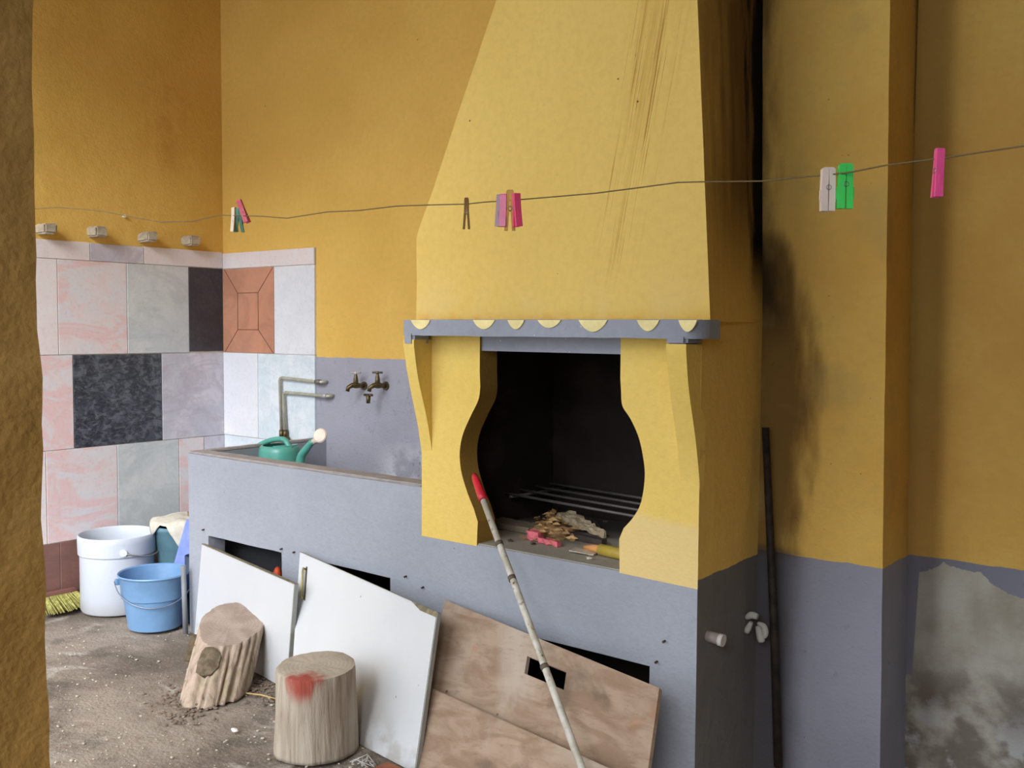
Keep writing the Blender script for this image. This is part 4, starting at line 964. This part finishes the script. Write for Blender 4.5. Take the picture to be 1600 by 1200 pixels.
# bark plates left on the side facing the yard
mbk = simple('bark', (104, 92, 76), .95, .1, var=.3, scale=40, bump=.8, bs=60)
for (u, v, hw, hh, rz_) in ((326, 1034, .044, .058, 0.15), (297, 1012, .012, .058, 0.25)):
    # place on the log surface along the sight line
    d = (C2W @ _r(u, v)).normalized(); b0 = Vector((g0.x, g0.y, 0)); 
    w0 = EYE - b0; d_p = d - ax * d.dot(ax); w_p = w0 - ax * w0.dot(ax); rr0 = 50 / FPX * dpt
    A2 = d_p.dot(d_p); B2 = 2 * d_p.dot(w_p); C2 = w_p.dot(w_p) - rr0 ** 2; disc = max(0, B2 * B2 - 4 * A2 * C2)
    t = (-B2 - math.sqrt(disc)) / (2 * A2); hitp = EYE + d * t
    nrm = (hitp - b0); nrm = (nrm - ax * nrm.dot(ax)).normalized(); sd = ax.cross(nrm).normalized()
    b = MB(); ring_ = 18; ptsf = []
    for k in range(ring_):
        a = 2 * math.pi * k / ring_; rr_ = 1 + .22 * mn.noise(Vector((math.cos(a) * 2, math.sin(a) * 2, u)))
        sq_ = (abs(math.cos(a)) ** 3 + abs(math.sin(a)) ** 3) ** (-1 / 3)
        ptsf.append((hw * rr_ * sq_ * math.cos(a), hh * rr_ * sq_ * math.sin(a)))
    def W(x, z, k): 
        bend = -(x * x) / (2 * rr0)
        return hitp + sd * x + ax * z + nrm * (bend + k)
    f0 = [b.bm.verts.new(W(x, z, .009)) for x, z in ptsf]; f1 = [b.bm.verts.new(W(x, z, -.014)) for x, z in ptsf]; cc = b.bm.verts.new(W(0, 0, .012))
    for k in range(ring_):
        b.bm.faces.new((cc, f0[k], f0[(k + 1) % ring_])); b.bm.faces.new((f0[k], f1[k], f1[(k + 1) % ring_], f0[(k + 1) % ring_]))
    bmesh.ops.recalc_face_normals(b.bm, faces=b.bm.faces[:])
    b.done('bark_patch', mbk, lo_)
# ------------------------------------------------------------------ small things on the ground
rr = random.Random(11)
b = MB()
for i in range(420):
    u, v = rr.uniform(85, 620), rr.uniform(955, 1200)
    if v > 1000: p = hit(u, v, 2, 0)
    else: p = hit(min(u, 300), v, 2, 0)
    if p.y > YF - .03 and p.x > XT - .02: continue
    if p.x < XL + .03: continue
    s_ = rr.choice((.002, .003, .004, .0055)); blob(b, (p.x, p.y, -.004 + s_ * .5), s_, (rr.uniform(.7, 1.6), rr.uniform(.7, 1.4), .6), i, .4, 1)
tag(b.done('gravel', simple('pale_grit', (188, 180, 162), .9)), 'pale grit and crumbs scattered over the trodden floor', 'gravel', None, 'stuff')
b = MB()
for i in range(260):
    u, v = rr.gauss(285, 24), rr.gauss(1100, 16)
    p = hit(u, v, 2, 0); s_ = rr.choice((.003, .005, .008)); blob(b, (p.x, p.y, -.003 + s_ * .4), s_, (rr.uniform(.7, 1.8), rr.uniform(.7, 1.6), .5), i, .4, 1)
for i in range(200):
    u, v = rr.gauss(415, 28), rr.gauss(1075, 13)
    p = hit(u, v, 2, 0); s_ = rr.choice((.003, .005, .007)); blob(b, (p.x, p.y, -.003 + s_ * .4), s_, (rr.uniform(.7, 2.2), rr.uniform(.7, 2.0), .5), i, .4, 1)
tag(b.done('rubble', simple('brown_rubble', (124, 108, 94), .95, var=.3, scale=60)), 'brown crumbly soil and chips around the log feet', 'rubble', None, 'stuff')
p = hit(312, 1090, 2, 0)
tag(blob(MB(), (0, 0, 0), .055, (1.5, 1.1, .4), 4, .5, 3).done('stone', simple('mud_grey', (116, 112, 98), .95, bump=.5), loc=(p.x, p.y - .01, 0.002)), 'flat greenish grey stone before the tilted log', 'stone')
p = hit(367, 1142, 2, 0)
tag(blob(MB(), (0, 0, 0), .012, (1.5, .8, .5), 2, .4, 2).done('pebble', simple('white_pebble', (226, 222, 214)), loc=(p.x, p.y, .003)), 'small white chip on floor left of upright log', 'pebble')
a, c_ = hit(385, 1083, 2, .012), hit(432, 1092, 2, .012)
tag(MB().tube([a, (a + c_) / 2 + Vector((0, 0, .004)), c_], .0024, 6).done('straw', simple('straw', (206, 176, 110))), 'thin yellow straw stalk on floor between the logs', 'straw')
p = hit(592, 1186, 2, 0)
b = MB(); 
for i in range(14):
    b.tube([(rr.uniform(-.04, .04), rr.uniform(-.03, .03), .004), (rr.uniform(-.03, .03), rr.uniform(-.03, .03), .02), (rr.uniform(-.05, .05), rr.uniform(-.03, .03), .006)], .0015, 4)
tag(b.done('wire_scraps', simple('white_wire', (204, 200, 196)), loc=(p.x, p.y - .06, 0)), 'tangle of white wire scraps by foot of white door', 'scraps', None, 'stuff')
# something orange standing in the first niche
p = hit(434, 888, 1, YF + .13)
tag(MB().lathe([(0, 0), (.018, 0), (.02, .01), (.02, p.z - .02), (.012, p.z + .0), (0, p.z + .01)], 16, loc=(p.x - .002, YF + .13, 0.0)).done('bottle', simple('orange_plastic', (214, 84, 46), .5)), 'orange bottle standing in niche behind first cabinet door', 'bottle')
# ------------------------------------------------------------------ right corner: stub, rag, rod, spider mark
p = hit(1117, 994, 0, XFR + .02)
pst = thing('pipe_stub', (XFR, p.y, p.z), 'short whitish pipe stub sticking out of counter end', 'pipe')
MB().tube([(XFR - .01, p.y - .01, p.z), (XFR + .045, p.y - .01, p.z - .004)], .018, 14).done('stub_pipe', simple('stub_grey', (150, 140, 134)), pst)
MB().tube([(XFR + .04, p.y - .01, p.z - .004), (XFR + .055, p.y - .01, p.z - .005)], .0195, 14).done('stub_cap', simple('stub_pale', (206, 198, 190)), pst)
q = hit(1190, 668, 0, XFR + .03); q1 = hit(1196, 668, 1, 3.13); q0 = hit(1216, 1200, 1, 3.10); q0.z = 0
tag(MB().tube([q0, q0.lerp(q1, .4) + Vector((.004, 0, 0)), q1], [.015, .014, .012], 12).done('iron_rod', simple('sooty_rod', (44, 36, 30), .7, .3, .2, var=.5, scale=25)), 'tall dark rusty rod standing in corner beside fireplace', 'rod')
b = MB()
for (pts_, r_) in (([(1166, 966), (1174, 961), (1184, 964)], .009), ([(1174, 972), (1169, 982), (1166, 988)], .008), ([(1184, 974), (1193, 978), (1196, 988), (1194, 996)], .008), ([(1184, 978), (1188, 992), (1190, 1003)], .010)):
    pp = [hit(u, v, 1, 3.075) for u, v in pts_]; n_ = len(pp)
    b.tube(curve_pts([tuple(x) for x in pp], 3), [r_ * (.5 + .9 * math.sin(math.pi * (i + 1) / (3 * n_))) for i in range(3 * (n_ - 1) + 1)], 8)
tag(b.done('rag', simple('grey_rag', (170, 166, 158), .9)), 'knotted whitish rag hanging on the dark rod', 'rag')
